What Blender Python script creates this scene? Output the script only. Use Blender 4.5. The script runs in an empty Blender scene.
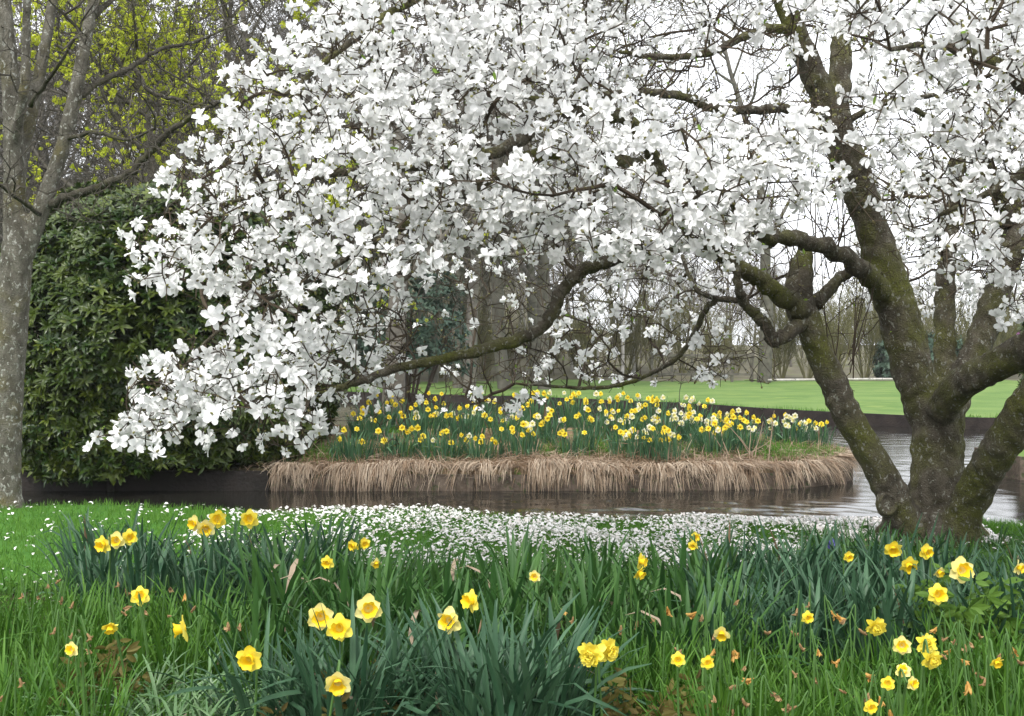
import bpy, math, random
import numpy as np
from mathutils import Vector, Matrix, Euler

R = math.radians
rng = np.random.default_rng(7)
C = bpy.context.scene.collection
sc = bpy.context.scene

# ------------------------------------------------------------------ camera
F, CX, HY, CH = 1200.0, 512.0, 345.0, 1.4
cam = bpy.data.objects.new('camera', bpy.data.cameras.new('camera'))
C.objects.link(cam)
cam.location = (0, 0, CH)
cam.rotation_euler = (R(90), 0, 0)
cam.data.sensor_width = 36
cam.data.lens = F / 1024 * 36
cam.data.shift_y = -(358 - HY) / 1024
cam.data.clip_start = 0.1
cam.data.clip_end = 2000
sc.camera = cam

# ------------------------------------------------------------------ sky, sun, exposure
SUN_EL, SUN_AZ = R(52), R(200)            # azimuth clockwise from +Y: behind the camera, a little to the left
w = bpy.data.worlds.new('World'); sc.world = w; w.use_nodes = True
nt = w.node_tree; nt.nodes.clear()
out = nt.nodes.new('ShaderNodeOutputWorld'); bg = nt.nodes.new('ShaderNodeBackground')
sky = nt.nodes.new('ShaderNodeTexSky'); sky.sky_type = 'NISHITA'; sky.sun_disc = False
sky.sun_elevation = SUN_EL; sky.sun_rotation = SUN_AZ; sky.dust_density = 4; sky.air_density = 1.0
hs = nt.nodes.new('ShaderNodeHueSaturation'); hs.inputs['Saturation'].default_value = 0.15
mx = nt.nodes.new('ShaderNodeMixRGB'); mx.inputs['Fac'].default_value = 0.8      # cloud cover over the clear sky
mx.inputs['Color2'].default_value = (10.3, 10.6, 11.1, 1)
nt.links.new(sky.outputs[0], hs.inputs['Color']); nt.links.new(hs.outputs[0], mx.inputs['Color1'])
nt.links.new(mx.outputs[0], bg.inputs['Color']); bg.inputs['Strength'].default_value = 0.092
nt.links.new(bg.outputs[0], out.inputs['Surface'])
sun = bpy.data.objects.new('sun', bpy.data.lights.new('sun', 'SUN')); C.objects.link(sun)
sun.data.energy = 1.5; sun.data.angle = R(12); sun.data.color = (1, 0.97, 0.92)
sd = Vector((math.sin(SUN_AZ) * math.cos(SUN_EL), math.cos(SUN_AZ) * math.cos(SUN_EL), math.sin(SUN_EL)))
sun.rotation_euler = sd.to_track_quat('Z', 'Y').to_euler()
sun.location = (0, -5, 20)
sc.view_settings.view_transform = 'Standard'; sc.view_settings.look = 'None'
sc.view_settings.exposure = 1.15; sc.view_settings.gamma = 1
sc.view_settings.use_curve_mapping = False
sc.cycles.max_bounces = 8; sc.cycles.diffuse_bounces = 4; sc.cycles.glossy_bounces = 3
sc.cycles.transmission_bounces = 4; sc.cycles.volume_bounces = 2; sc.cycles.caustics_reflective = False
sc.cycles.use_denoising = True

# ------------------------------------------------------------------ helpers
def at(px, py, Y):
    return np.array([(px - CX) / F * Y, Y, CH - (py - HY) / F * Y])

def tag(o, label=None, cat=None, group=None, kind=None):
    if label: o['label'] = label
    if cat: o['category'] = cat
    if group: o['group'] = group
    if kind: o['kind'] = kind
    return o

def thing(name, label, cat, loc, group=None, rz=0.0):
    o = bpy.data.objects.new(name, None); C.objects.link(o)
    o.empty_display_size = 0.1
    o.location = tuple(float(v) for v in loc); o.rotation_euler = (0, 0, rz)
    return tag(o, label, cat, group)

class MB:
    """collects vertices, faces, a per-vertex tint and a material slot per face"""
    def __init__(s): s.v = []; s.t = []; s.q = []; s.m = []; s.n = 0
    def add(s, V, Fc, tint=0.5, mi=0):
        V = np.asarray(V, float).reshape(-1, 3); Fc = np.asarray(Fc, int)
        if Fc.shape[1] == 3: Fc = np.concatenate([Fc, -np.ones((len(Fc), 1), int)], 1)
        Fc = np.where(Fc < 0, -1, Fc + s.n)
        s.v.append(V); s.q.append(Fc); s.n += len(V)
        s.t.append(np.broadcast_to(np.asarray(tint, float).reshape(-1), (len(V),)) if np.ndim(tint) == 0 or np.size(tint) == 1 else np.asarray(tint, float))
        s.m.append(np.full(len(Fc), mi))
    def inst(s, tv, tf, M, T, tint=None, mi=0):
        """n copies of the template: M (n,3,3), T (n,3)"""
        n, k = len(T), len(tv)
        if n == 0: return
        V = np.einsum('nij,kj->nki', M, tv) + T[:, None, :]
        tf = np.asarray(tf)
        if tf.shape[1] == 3: tf = np.concatenate([tf, -np.ones((len(tf), 1), int)], 1)
        Fc = np.where(tf[None] < 0, -1, tf[None] + (np.arange(n) * k)[:, None, None]).reshape(-1, 4)
        t = np.repeat(rng.random(n) if tint is None else tint, k)
        s.add(V.reshape(-1, 3), Fc, t, mi)
    def mesh(s, name, mats, origin=(0, 0, 0), smooth=False):
        V = np.concatenate(s.v) - np.asarray(origin, float); Q = np.concatenate(s.q); T = np.concatenate(s.t); Mi = np.concatenate(s.m)
        me = bpy.data.meshes.new(name)
        cnt = np.where(Q[:, 3] < 0, 3, 4)
        st = np.concatenate([[0], np.cumsum(cnt)[:-1]])
        loops = Q.reshape(-1); loops = loops[loops >= 0]
        me.vertices.add(len(V)); me.vertices.foreach_set('co', V.astype(np.float32).ravel())
        me.loops.add(len(loops)); me.loops.foreach_set('vertex_index', loops.astype(np.int32))
        me.polygons.add(len(Q)); me.polygons.foreach_set('loop_start', st.astype(np.int32))
        me.polygons.foreach_set('loop_total', cnt.astype(np.int32))
        me.polygons.foreach_set('material_index', Mi.astype(np.int32))
        me.polygons.foreach_set('use_smooth', np.full(len(Q), smooth, bool))
        for m in (mats if isinstance(mats, (list, tuple)) else [mats]): me.materials.append(m)
        a = me.attributes.new('tint', 'FLOAT', 'POINT'); a.data.foreach_set('value', T.astype(np.float32))
        me.update(calc_edges=True); me.validate()
        return me
    def build(s, name, mats, parent=None, smooth=False, local=False):
        org = (0, 0, 0) if (parent is None or local) else tuple(parent.location)
        o = bpy.data.objects.new(name, s.mesh(name, mats, org, smooth)); C.objects.link(o)
        if parent is not None: o.parent = parent
        return o

def put(name, me, parent=None, loc=(0, 0, 0), rot=(0, 0, 0), scale=1.0):
    o = bpy.data.objects.new(name, me); C.objects.link(o)
    o.location = tuple(float(v) for v in loc); o.rotation_euler = rot
    o.scale = (scale,) * 3 if np.ndim(scale) == 0 else scale
    if parent is not None: o.parent = parent
    return o

def copy_tree(o, parent=None):
    c = o.copy(); C.objects.link(c)
    if parent is not None: c.parent = parent
    for ch in [x for x in bpy.data.objects if x.parent == o]: copy_tree(ch, c)
    return c

def norm(v): return v / np.maximum(np.linalg.norm(v, axis=-1, keepdims=True), 1e-9)

def frames(axis, roll):
    """(n,3,3) with local z along axis, turned by roll"""
    a = norm(axis); up = np.where(np.abs(a[:, 2:3]) > .95, np.array([[1., 0, 0]]), np.array([[0, 0, 1.]]))
    x = norm(np.cross(up, a)); y = np.cross(a, x)
    c, s_ = np.cos(roll)[:, None], np.sin(roll)[:, None]
    return np.stack([x * c + y * s_, -x * s_ + y * c, a], axis=2)

def catmull(P, per=6):
    P = np.asarray(P, float); n = len(P)
    E = np.vstack([2 * P[0] - P[1], P, 2 * P[-1] - P[-2]]); o = []
    for i in range(n - 1):
        p0, p1, p2, p3 = E[i:i + 4]
        for t in np.linspace(0, 1, per, endpoint=False):
            o.append(.5 * (2 * p1 + (p2 - p0) * t + (2 * p0 - 5 * p1 + 4 * p2 - p3) * t * t + (3 * p1 - p0 - 3 * p2 + p3) * t ** 3))
    o.append(P[-1]); return np.array(o)

def tube(mb, P, r, sides=8, tint=.5, mi=0, bump=0.0, cap=True):
    P = np.asarray(P, float); n = len(P); r = np.broadcast_to(r, (n,))
    T = norm(np.gradient(P, axis=0)); X = np.cross(T[0], [0, 0, 1.0])
    if np.linalg.norm(X) < .1: X = np.cross(T[0], [1.0, 0, 0])
    X = X / np.linalg.norm(X); V = []
    a = np.linspace(0, 2 * np.pi, sides, endpoint=False)
    for i in range(n):
        X = X - T[i] * X.dot(T[i]); X /= np.linalg.norm(X); Yv = np.cross(T[i], X)
        rr = r[i] * (1 + bump * rng.normal(size=sides))
        V.append(P[i] + np.outer(np.cos(a) * rr, X) + np.outer(np.sin(a) * rr, Yv))
    V = np.vstack(V); i = np.arange(n - 1)[:, None] * sides; j = np.arange(sides)[None]; k = (j + 1) % sides
    Fq = np.stack([i + j, i + k, i + sides + k, i + sides + j], -1).reshape(-1, 4)
    if cap:
        V = np.vstack([V, P[0], P[-1]]); b = n * sides; j = np.arange(sides); k = (j + 1) % sides
        tri = np.vstack([np.stack([k, j, np.full(sides, b)], 1), np.stack([(n - 1) * sides + j, (n - 1) * sides + k, np.full(sides, b + 1)], 1)])
        mb.add(V, np.vstack([Fq, np.concatenate([tri, -np.ones((len(tri), 1), int)], 1)]), tint, mi)
    else: mb.add(V, Fq, tint, mi)

def prisms(mb, P0, P1, r0, r1, sides=3, tint=None, mi=0):
    n = len(P0)
    if n == 0: return
    d = norm(P1 - P0); Fm = frames(d, rng.random(n) * 6.28)
    a = np.linspace(0, 2 * np.pi, sides, endpoint=False); ring = np.stack([np.cos(a), np.sin(a)], 1)
    off = np.einsum('nij,kj->nki', Fm[:, :, :2], ring)
    V = np.concatenate([P0[:, None] + off * np.asarray(r0)[:, None, None], P1[:, None] + off * np.asarray(r1)[:, None, None]], 1)
    j = np.arange(sides); k = (j + 1) % sides
    tf = np.stack([j, k, sides + k, sides + j], 1)
    Fc = (tf[None] + (np.arange(n) * 2 * sides)[:, None, None]).reshape(-1, 4)
    mb.add(V.reshape(-1, 3), Fc, np.repeat(rng.random(n) if tint is None else tint, 2 * sides), mi)

# ------------------------------------------------------------------ materials
def material(name, c1, c2=None, rough=.6, noise=None, transl=0.0, spec=.3, bump=0.0, bscale=40, c3=None, tcol=None):
    """c1 -> c2 by the tint attribute (or by a noise of that scale), an optional third colour in blotches"""
    m = bpy.data.materials.new(name); m.use_nodes = True; t = m.node_tree; N = t.nodes; L = t.links
    p = N['Principled BSDF']; p.inputs['Roughness'].default_value = rough; p.inputs['Specular IOR Level'].default_value = spec
    col = None
    if c2 is not None:
        mix = N.new('ShaderNodeMixRGB'); mix.inputs[1].default_value = (*c1, 1); mix.inputs[2].default_value = (*c2, 1)
        if noise:
            tc = N.new('ShaderNodeTexCoord'); nz = N.new('ShaderNodeTexNoise'); nz.inputs['Scale'].default_value = noise; nz.inputs['Detail'].default_value = 6
            rp = N.new('ShaderNodeMapRange'); rp.inputs[1].default_value = .35; rp.inputs[2].default_value = .65
            L.new(tc.outputs['Object'], nz.inputs['Vector']); L.new(nz.outputs[0], rp.inputs[0]); L.new(rp.outputs[0], mix.inputs[0])
        else:
            at_ = N.new('ShaderNodeAttribute'); at_.attribute_name = 'tint'; L.new(at_.outputs['Fac'], mix.inputs[0])
        col = mix.outputs[0]
        if c3 is not None:
            tc = N.new('ShaderNodeTexCoord'); n2 = N.new('ShaderNodeTexNoise'); n2.inputs['Scale'].default_value = (noise or 6) * 2.3; n2.inputs['Detail'].default_value = 8
            r2 = N.new('ShaderNodeMapRange'); r2.inputs[1].default_value = .56; r2.inputs[2].default_value = .66
            mx2 = N.new('ShaderNodeMixRGB'); mx2.inputs[2].default_value = (*c3, 1)
            L.new(tc.outputs['Object'], n2.inputs['Vector']); L.new(n2.outputs[0], r2.inputs[0]); L.new(r2.outputs[0], mx2.inputs[0]); L.new(col, mx2.inputs[1]); col = mx2.outputs[0]
        L.new(col, p.inputs['Base Color'])
    else: p.inputs['Base Color'].default_value = (*c1, 1)
    if bump:
        tc = N.new('ShaderNodeTexCoord'); nb = N.new('ShaderNodeTexNoise'); nb.inputs['Scale'].default_value = bscale; nb.inputs['Detail'].default_value = 8
        bp = N.new('ShaderNodeBump'); bp.inputs['Strength'].default_value = bump; bp.inputs['Distance'].default_value = .03
        L.new(tc.outputs['Object'], nb.inputs['Vector']); L.new(nb.outputs[0], bp.inputs['Height']); L.new(bp.outputs[0], p.inputs['Normal'])
    if transl:
        tr = N.new('ShaderNodeBsdfTranslucent'); ms = N.new('ShaderNodeMixShader'); ms.inputs[0].default_value = transl
        if tcol: tr.inputs[0].default_value = (*tcol, 1)
        elif col is not None: L.new(col, tr.inputs[0])
        else: tr.inputs[0].default_value = (*c1, 1)
        L.new(p.outputs[0], ms.inputs[1]); L.new(tr.outputs[0], ms.inputs[2]); L.new(ms.outputs[0], N['Material Output'].inputs['Surface'])
    return m

def bark(name, base, dark, moss, lichen, moss_amt=.5, lich_scale=22, lich_lo=.60):
    m = bpy.data.materials.new(name); m.use_nodes = True; t = m.node_tree; N = t.nodes; L = t.links
    p = N['Principled BSDF']; p.inputs['Roughness'].default_value = .9; p.inputs['Specular IOR Level'].default_value = .15
    tc = N.new('ShaderNodeTexCoord')
    def nz(s, d=8, dist=0.0, sc3=None):
        n = N.new('ShaderNodeTexNoise'); n.inputs['Scale'].default_value = s; n.inputs['Detail'].default_value = d; n.inputs['Distortion'].default_value = dist
        if sc3:
            mp = N.new('ShaderNodeMapping'); mp.inputs['Scale'].default_value = sc3; L.new(tc.outputs['Object'], mp.inputs[0]); L.new(mp.outputs[0], n.inputs['Vector'])
        else: L.new(tc.outputs['Object'], n.inputs['Vector'])
        return n.outputs[0]
    def rg(x, a, b):
        r = N.new('ShaderNodeMapRange'); r.inputs[1].default_value = a; r.inputs[2].default_value = b; L.new(x, r.inputs[0]); return r.outputs[0]
    def mix(f, a, b):
        x = N.new('ShaderNodeMixRGB'); L.new(f, x.inputs[0])
        for k, c in ((1, a), (2, b)):
            if isinstance(c, tuple): x.inputs[k].default_value = (*c, 1)
            else: L.new(c, x.inputs[k])
        return x.outputs[0]
    col = mix(rg(nz(14, sc3=(1, 1, .5)), .35, .65), dark, base)
    col = mix(rg(nz(3.2), .62 - .24 * moss_amt, .72 - .1 * moss_amt), col, moss)
    col = mix(rg(nz(lich_scale, 4, .6, (1, 1, .7)), lich_lo, lich_lo + .05), col, lichen)
    col = mix(rg(nz(70, 4), .45, .8), col, dark)
    L.new(col, p.inputs['Base Color'])
    h = N.new('ShaderNodeMath'); h.operation = 'ADD'; L.new(nz(24, 8, .4, (1, 1, .35)), h.inputs[0]); L.new(nz(90, 4), h.inputs[1])
    bp = N.new('ShaderNodeBump'); bp.inputs['Strength'].default_value = .9; bp.inputs['Distance'].default_value = .02
    L.new(h.outputs[0], bp.inputs['Height']); L.new(bp.outputs[0], p.inputs['Normal'])
    return m

M = {}
M['lawn'] = material('lawn_turf', (.045, .13, .02), (.075, .19, .03), .9, noise=3.5, spec=.1, bump=.6, bscale=60)
M['far_lawn'] = material('far_lawn_turf', (.09, .16, .04), (.14, .212, .06), .9, noise=.55, spec=.1, bump=1, bscale=7, c3=(.155, .22, .06))
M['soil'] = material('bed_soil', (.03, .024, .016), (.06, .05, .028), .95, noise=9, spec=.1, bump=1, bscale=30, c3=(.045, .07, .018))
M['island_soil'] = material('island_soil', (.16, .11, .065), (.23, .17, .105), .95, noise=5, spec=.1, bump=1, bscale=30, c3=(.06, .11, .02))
M['wood_floor'] = material('woodland_litter', (.10, .092, .062), (.155, .142, .10), .95, noise=.6, spec=.1, bump=1, bscale=4, c3=(.12, .13, .06))
M['pond_bed'] = material('pond_mud', (.02, .018, .012), None, .9)
M['board'] = material('weathered_board', (.06, .045, .033), (.13, .10, .075), .85, noise=7, bump=.5, bscale=25, c3=(.05, .06, .025))
M['shade_tinted_board'] = material('shade_tinted_board', (.012, .010, .008), (.022, .017, .014), .7, noise=5, bump=.5, bscale=25)  # board colour blackened to paint in the shade below the evergreen bush
M['dark_board'] = material('dark_board', (.016, .012, .011), (.032, .024, .02), .85, noise=5, bump=.5, bscale=25)
M['straw'] = material('dead_grass_straw', (.20, .125, .07), (.50, .41, .31), .8, transl=.2)
M['blade'] = material('grass_blade', (.06, .165, .016), (.125, .265, .034), .6, transl=.35)
M['petal'] = material('white_petal', (.92, .92, .91), (.88, .88, .865), .55, transl=.27, spec=.25, tcol=(.92, .92, .90))
M['fallen'] = material('fallen_petal', (.82, .80, .79), (.70, .64, .60), .6, transl=.15)
M['bud'] = material('bud_scale', (.10, .085, .035), (.20, .20, .07), .8)
M['sprout'] = material('leaf_sprout', (.14, .24, .03), (.22, .32, .05), .6, transl=.4)
M['mag_bark'] = bark('magnolia_bark', (.125, .11, .083), (.055, .047, .034), (.10, .105, .026), (.24, .24, .20), .75, 42, .60)
M['twig'] = material('magnolia_twig', (.035, .026, .018), (.068, .052, .034), .85, spec=.2)
M['grey_bark'] = bark('lichen_bark', (.19, .178, .146), (.08, .073, .057), (.13, .115, .055), (.36, .36, .32), .45, 30, .585)
M['branch_bark'] = bark('dark_branch_bark', (.10, .092, .07), (.045, .04, .03), (.075, .075, .025), (.22, .22, .19), .5, 26, .63)
M['grey_twig'] = material('grey_twig', (.04, .035, .027), (.085, .076, .06), .9, spec=.2)
M['wood_bark'] = material('wood_bark', (.09, .082, .068), (.16, .146, .122), .9, noise=5, bump=.6, bscale=20)
M['wood_twig'] = material('wood_twig', (.12, .108, .09), (.20, .182, .155), .9, spec=.1)
M['olive_twig'] = material('olive_twig', (.10, .095, .04), (.17, .16, .075), .9, spec=.1)
M['birch_bark'] = material('birch_bark', (.50, .48, .45), (.32, .30, .27), .8, noise=3, c3=(.05, .045, .04))
M['maple_tuft'] = material('maple_tuft', (.42, .50, .03), (.62, .66, .06), .7, transl=.4)
M['rhodo'] = material('rhododendron_leaf', (.015, .040, .006), (.115, .148, .018), .36, transl=.10, spec=.36)
M['rhodo_stem'] = material('shrub_stem', (.05, .04, .03), (.09, .07, .05), .9)
M['evergreen'] = material('evergreen_leaf', (.06, .105, .075), (.10, .15, .10), .6, transl=.15)
M['pink'] = material('pink_flower', (.55, .22, .50), (.68, .38, .62), .6, transl=.35)
M['daf_blue'] = material('daffodil_leaf_glaucous', (.026, .074, .036), (.070, .145, .074), .45, transl=.2, spec=.28)
M['island_leaf'] = material('island_daffodil_leaf', (.040, .105, .052), (.095, .19, .095), .5, transl=.25, spec=.25)
M['daf_green'] = material('daffodil_leaf_green', (.036, .11, .012), (.095, .21, .026), .5, transl=.28, spec=.25)
M['daf_mid'] = material('daffodil_leaf_mid', (.028, .088, .02), (.075, .17, .04), .45, transl=.25, spec=.28)
M['daf_pale'] = material('daffodil_leaf_pale', (.08, .17, .06), (.18, .29, .13), .38, transl=.25, spec=.45)
M['yellow'] = material('daffodil_petal', (.88, .74, .06), (.92, .82, .14), .55, transl=.25)
M['paleyellow'] = material('daffodil_pale_petal', (.88, .80, .26), (.90, .84, .38), .55, transl=.3)
M['whitedaf'] = material('daffodil_white_petal', (.86, .85, .74), (.86, .85, .80), .55, transl=.3)
M['trumpet'] = material('daffodil_trumpet', (.91, .62, .02), (.92, .70, .03), .5, transl=.18)
M['island_trumpet'] = material('yellow_trumpet', (.90, .66, .03), (.92, .74, .05), .5, transl=.2)
M['stem'] = material('daffodil_stem', (.06, .13, .03), (.08, .17, .04), .5, transl=.1)
M['withered'] = material('withered_petal', (.25, .145, .06), (.47, .33, .17), .8, transl=.25)
M['witheredy'] = material('fading_petal', (.42, .21, .045), (.60, .38, .11), .7, transl=.25)
M['fern'] = material('cut_leaf', (.07, .15, .02), (.13, .23, .035), .6, transl=.3)
M['bronze'] = material('bronze_leaf', (.10, .075, .02), (.14, .13, .03), .7, transl=.2)
M['blue_flower'] = material('blue_flower', (.14, .12, .50), (.22, .20, .62), .6, transl=.3)

wt = bpy.data.materials.new('pond_water'); wt.use_nodes = True
N = wt.node_tree.nodes; L = wt.node_tree.links; p = N['Principled BSDF']
p.inputs['Base Color'].default_value = (.016, .015, .012, 1); p.inputs['Roughness'].default_value = .05; p.inputs['IOR'].default_value = 1.33
tc = N.new('ShaderNodeTexCoord'); mp = N.new('ShaderNodeMapping'); mp.inputs['Scale'].default_value = (.8, 2.6, 1)
n1 = N.new('ShaderNodeTexNoise'); n1.inputs['Scale'].default_value = 9.0; n1.inputs['Detail'].default_value = 5; n1.inputs['Roughness'].default_value = .6
bp = N.new('ShaderNodeBump'); bp.inputs['Strength'].default_value = .05; bp.inputs['Distance'].default_value = .03
L.new(tc.outputs['Object'], mp.inputs[0]); L.new(mp.outputs[0], n1.inputs['Vector']); L.new(n1.outputs[0], bp.inputs['Height']); L.new(bp.outputs[0], p.inputs['Normal'])
M['water'] = wt

# ------------------------------------------------------------------ terrain
WATER = -.35
ISLAND = np.array([(-44, 14.6), (-12, 14.5), (-4, 14.45), (0, 14.45), (2.2, 14.5), (3.3, 14.65), (3.95, 15.0), (4.38, 15.6), (4.6, 16.4), (4.55, 17.3), (4.3, 18.2), (3.7, 18.9), (2.4, 19.4), (0, 19.9), (-5, 20.4), (-12, 21), (-44, 21)])
RBANK = np.array([(6.62, 15.55), (9, 15.2), (14, 15.0), (44, 15.0), (44, 20.5), (9, 20.2), (7.2, 18.6), (6.6, 17.0)])
def y_near(x): return np.interp(x, [-45, -4.5, -1.2, 1.0, 2.6, 45], [11.2, 10.85, 10.25, 9.7, 9.4, 9.4])
def y_far(x): return np.interp(x, [-45, -8, -1, 4.4, 5.9, 8.4, 10, 20, 45], [42, 40, 36, 31.3, 28.4, 25.6, 24.7, 23.4, 23])
def y_bed(x): return np.interp(x, [-45, -4.2, -3.2, -2.2, 1.6, 2.1, 3.8, 4.6, 45], [5.2, 5.4, 6.4, 7.3, 7.4, 8.4, 8.5, 7.6, 7.6])
def sdf(P, poly):
    x, y = P[..., 0], P[..., 1]; d = np.full(x.shape, 1e9); ins = np.zeros(x.shape, bool)
    for (x0, y0), (x1, y1) in zip(poly, np.roll(poly, -1, 0)):
        ex, ey = x1 - x0, y1 - y0; t = np.clip(((x - x0) * ex + (y - y0) * ey) / (ex * ex + ey * ey), 0, 1)
        d = np.minimum(d, np.hypot(x - x0 - ex * t, y - y0 - ey * t))
        c = ((y0 > y) != (y1 > y)) & (x < (x1 - x0) * (y - y0) / (y1 - y0 + 1e-12) + x0); ins ^= c
    return np.where(ins, d, -d)          # positive inside
def sstep(a, b, x): t = np.clip((x - a) / (b - a), 0, 1); return t * t * (3 - 2 * t)
def hill(x, y):
    ridge = np.interp(x, [-60, -20, -4, 6, 16, 60], [15, 14, 10, 2.6, 1.0, 1.2])
    return ridge * sstep(52, 95, y) + .25 * np.sin(x * .35 + y * .2) * sstep(52, 60, y)
def height(x, y):
    P = np.stack([x, y], -1); z = np.full(x.shape, -1.0)
    wob = .012 * np.sin(x * 3.1 + y * 1.7) + .012 * np.sin(x * 1.3 - y * 2.9) + .008 * np.sin(x * 7 + y * 5)
    def lay(d, top):
        nonlocal z
        f = sstep(-.07, .05, d); z = np.maximum(z, -1.0 + (top + 1.0) * f)
    lay(y_near(x) - y, wob - .03 * sstep(9.0, 10.5, y))
    di = sdf(P, ISLAND); lay(di, -.1 + .30 * sstep(0, 2.6, di) + wob * 1.5)
    dr = sdf(P, RBANK); lay(dr, -.08 + .2 * sstep(0, 2, dr) + wob)
    lay(y - y_far(x), -.11 + hill(x, y) + .02 * np.sin(x * .5) * np.sin(y * .3))
    lay(np.abs(x) - 44, 0.0 + hill(x, y))
    return z
def hz(x, y): return float(height(np.array([float(x)]), np.array([float(y)]))[0])
def hv(P): return height(P[:, 0], P[:, 1])

xs = np.concatenate([[-500, -250, -140, -90], np.arange(-60, -10, .8), np.arange(-10, 11, .11), np.arange(11, 61, .8), [90, 140, 250, 500]])
ys = np.concatenate([[-60, -25, -12, -6, -3, -1, 1, 2], np.arange(2.6, 21, .1), np.arange(21, 44, .25), np.arange(44, 110, 1.2), [115, 125, 140, 170, 230, 340, 600]])
Xg, Yg = np.meshgrid(xs, ys); Zg = height(Xg, Yg)
Vg = np.stack([Xg, Yg, Zg], -1).reshape(-1, 3); nx, ny = len(xs), len(ys)
ii, jj = np.meshgrid(np.arange(ny - 1), np.arange(nx - 1), indexing='ij'); q0 = (ii * nx + jj).ravel()
Q = np.stack([q0, q0 + 1, q0 + nx + 1, q0 + nx], 1)
cx = Vg[Q].mean(1); pc = cx[:, :2]
reg = np.full(len(Q), 5)
di, dr = sdf(pc, ISLAND), sdf(pc, RBANK)
reg[(cx[:, 1] < y_near(cx[:, 0]) + .02)] = 0
reg[(cx[:, 1] < y_bed(cx[:, 0]))] = 1
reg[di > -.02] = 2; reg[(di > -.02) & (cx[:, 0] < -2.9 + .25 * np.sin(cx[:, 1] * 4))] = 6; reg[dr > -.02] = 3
far = cx[:, 1] > y_far(cx[:, 0]) - .02; reg[far] = 3; reg[far & (cx[:, 1] > 51 + 1.2 * np.sin(cx[:, 0] * .7))] = 4
for k, (nm, mt, lb) in enumerate([('lawn', 'lawn', 'short green lawn with white fallen petals'), ('flower_bed', 'soil', 'dark soil of the daffodil bed'),
        ('island_ground', 'island_soil', 'low island bank of soil and straw in the pond'), ('far_lawn', 'far_lawn', 'bright mown lawn beyond the pond'),
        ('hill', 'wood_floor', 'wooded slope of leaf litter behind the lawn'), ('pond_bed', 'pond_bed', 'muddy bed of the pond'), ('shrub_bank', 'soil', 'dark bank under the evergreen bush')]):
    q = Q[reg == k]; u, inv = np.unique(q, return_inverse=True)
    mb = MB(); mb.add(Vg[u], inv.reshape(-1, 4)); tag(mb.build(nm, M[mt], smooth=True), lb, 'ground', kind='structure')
wx = np.concatenate([[-46, -30, -20, -14, -10], np.arange(-8, 13, .045), [14, 18, 24, 34, 46]]); wy = np.concatenate([np.arange(8.8, 22, .045), np.arange(22, 34, .12), [35, 37, 40, 44]])
WX, WY = np.meshgrid(wx, wy); WZ = np.zeros_like(WX); rw = np.random.default_rng(21)
for k in range(36):                                            # small wind ripples
    lam = .16 * (4.5 ** rw.random()); a = rw.normal() * .75 + 1.2; q = 2 * np.pi / lam
    WZ += .015 / q * np.sin(q * (WX * math.cos(a) + WY * math.sin(a)) + rw.random() * 6.28 + .8 * np.sin(WX * .7 + k))
WZ *= (.55 + .45 * np.sin(WX * .8 + 1.5 * np.sin(WY * .5))) * sstep(-46, -8, WX) * (1 - sstep(12.5, 14, WX)) * (1 - sstep(33, 34.5, WY))
ni, nj = WX.shape; a_, b_ = np.meshgrid(np.arange(ni - 1), np.arange(nj - 1), indexing='ij'); q0 = (a_ * nj + b_).ravel()
mb = MB(); mb.add(np.stack([WX, WY, WZ + WATER], -1).reshape(-1, 3), np.stack([q0, q0 + 1, q0 + nj + 1, q0 + nj], 1))
tag(mb.build('pond_water', M['water'], smooth=True), 'rippled grey pond water around the island', 'water', kind='structure')

# ------------------------------------------------------------------ timber edging along the banks
def edging(name, label, pts, mat, top, blen=2.4, thick=.05, low=WATER - .12, posts=True):
    pts = np.asarray(pts, float); seg = np.linalg.norm(np.diff(pts, axis=0), axis=1); s = np.concatenate([[0], np.cumsum(seg)])
    root = thing(name, label, 'edging', (pts[len(pts) // 2][0], pts[len(pts) // 2][1], WATER))
    def pt(u): return np.array([np.interp(u, s, pts[:, 0]), np.interp(u, s, pts[:, 1])])
    u = 0
    while u < s[-1] - .2:
        e = min(u + blen, s[-1]); k = 6; us = np.linspace(u + .008, e - .008, k); P = np.array([pt(a) for a in us])
        T = norm(np.gradient(P, axis=0)); Nn = np.stack([T[:, 1], -T[:, 0]], 1); dz = rng.normal() * .008; off = rng.normal() * .006
        V = []
        for pp, nn in zip(P, Nn):
            for a, z in ((off, low), (off + thick, low), (off + thick, top + dz), (off, top + dz)): V.append((*(pp + nn * a), z))
        Fq = [(i * 4 + j, i * 4 + (j + 1) % 4, i * 4 + 4 + (j + 1) % 4, i * 4 + 4 + j) for i in range(k - 1) for j in range(4)] + [(0, 1, 2, 3), ((k - 1) * 4 + 3, (k - 1) * 4 + 2, (k - 1) * 4 + 1, (k - 1) * 4)]
        mb = MB(); mb.add(np.array(V), Fq, rng.random()); mb.build('board', mat, root)
        if posts and e < s[-1]:
            c = pt(e); t = norm(pt(min(e + .05, s[-1])) - pt(e - .05)); n_ = np.array([t[1], -t[0]]); c = c + n_ * (thick + .052)
            mb = MB(); tube(mb, [(*c, low), (*c, (low + top) / 2), (*c, top - .03)], .045, 8); mb.build('post', mat, root)
        u = e
    return root
isl_front = [(-2.9, 14.45)] + [p for p in ISLAND[3:14]]
edging('timber_edging', 'weathered timber edging of the daffodil island under hanging straw', isl_front, M['board'], -.155)
edging('timber_edging', 'timber edging below the evergreen bush, its shade put into the dark board colour', [(-12, 14.5), (-4, 14.45), (-2.92, 14.45)], M['shade_tinted_board'], -.115)
fx = np.linspace(-20, 22, 60)
edging('timber_edging', 'long dark timber edging of the lawn across the pond', np.stack([fx, y_far(fx)], 1), M['dark_board'], -.10, 3.5, .06, WATER - .1, False)
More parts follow.
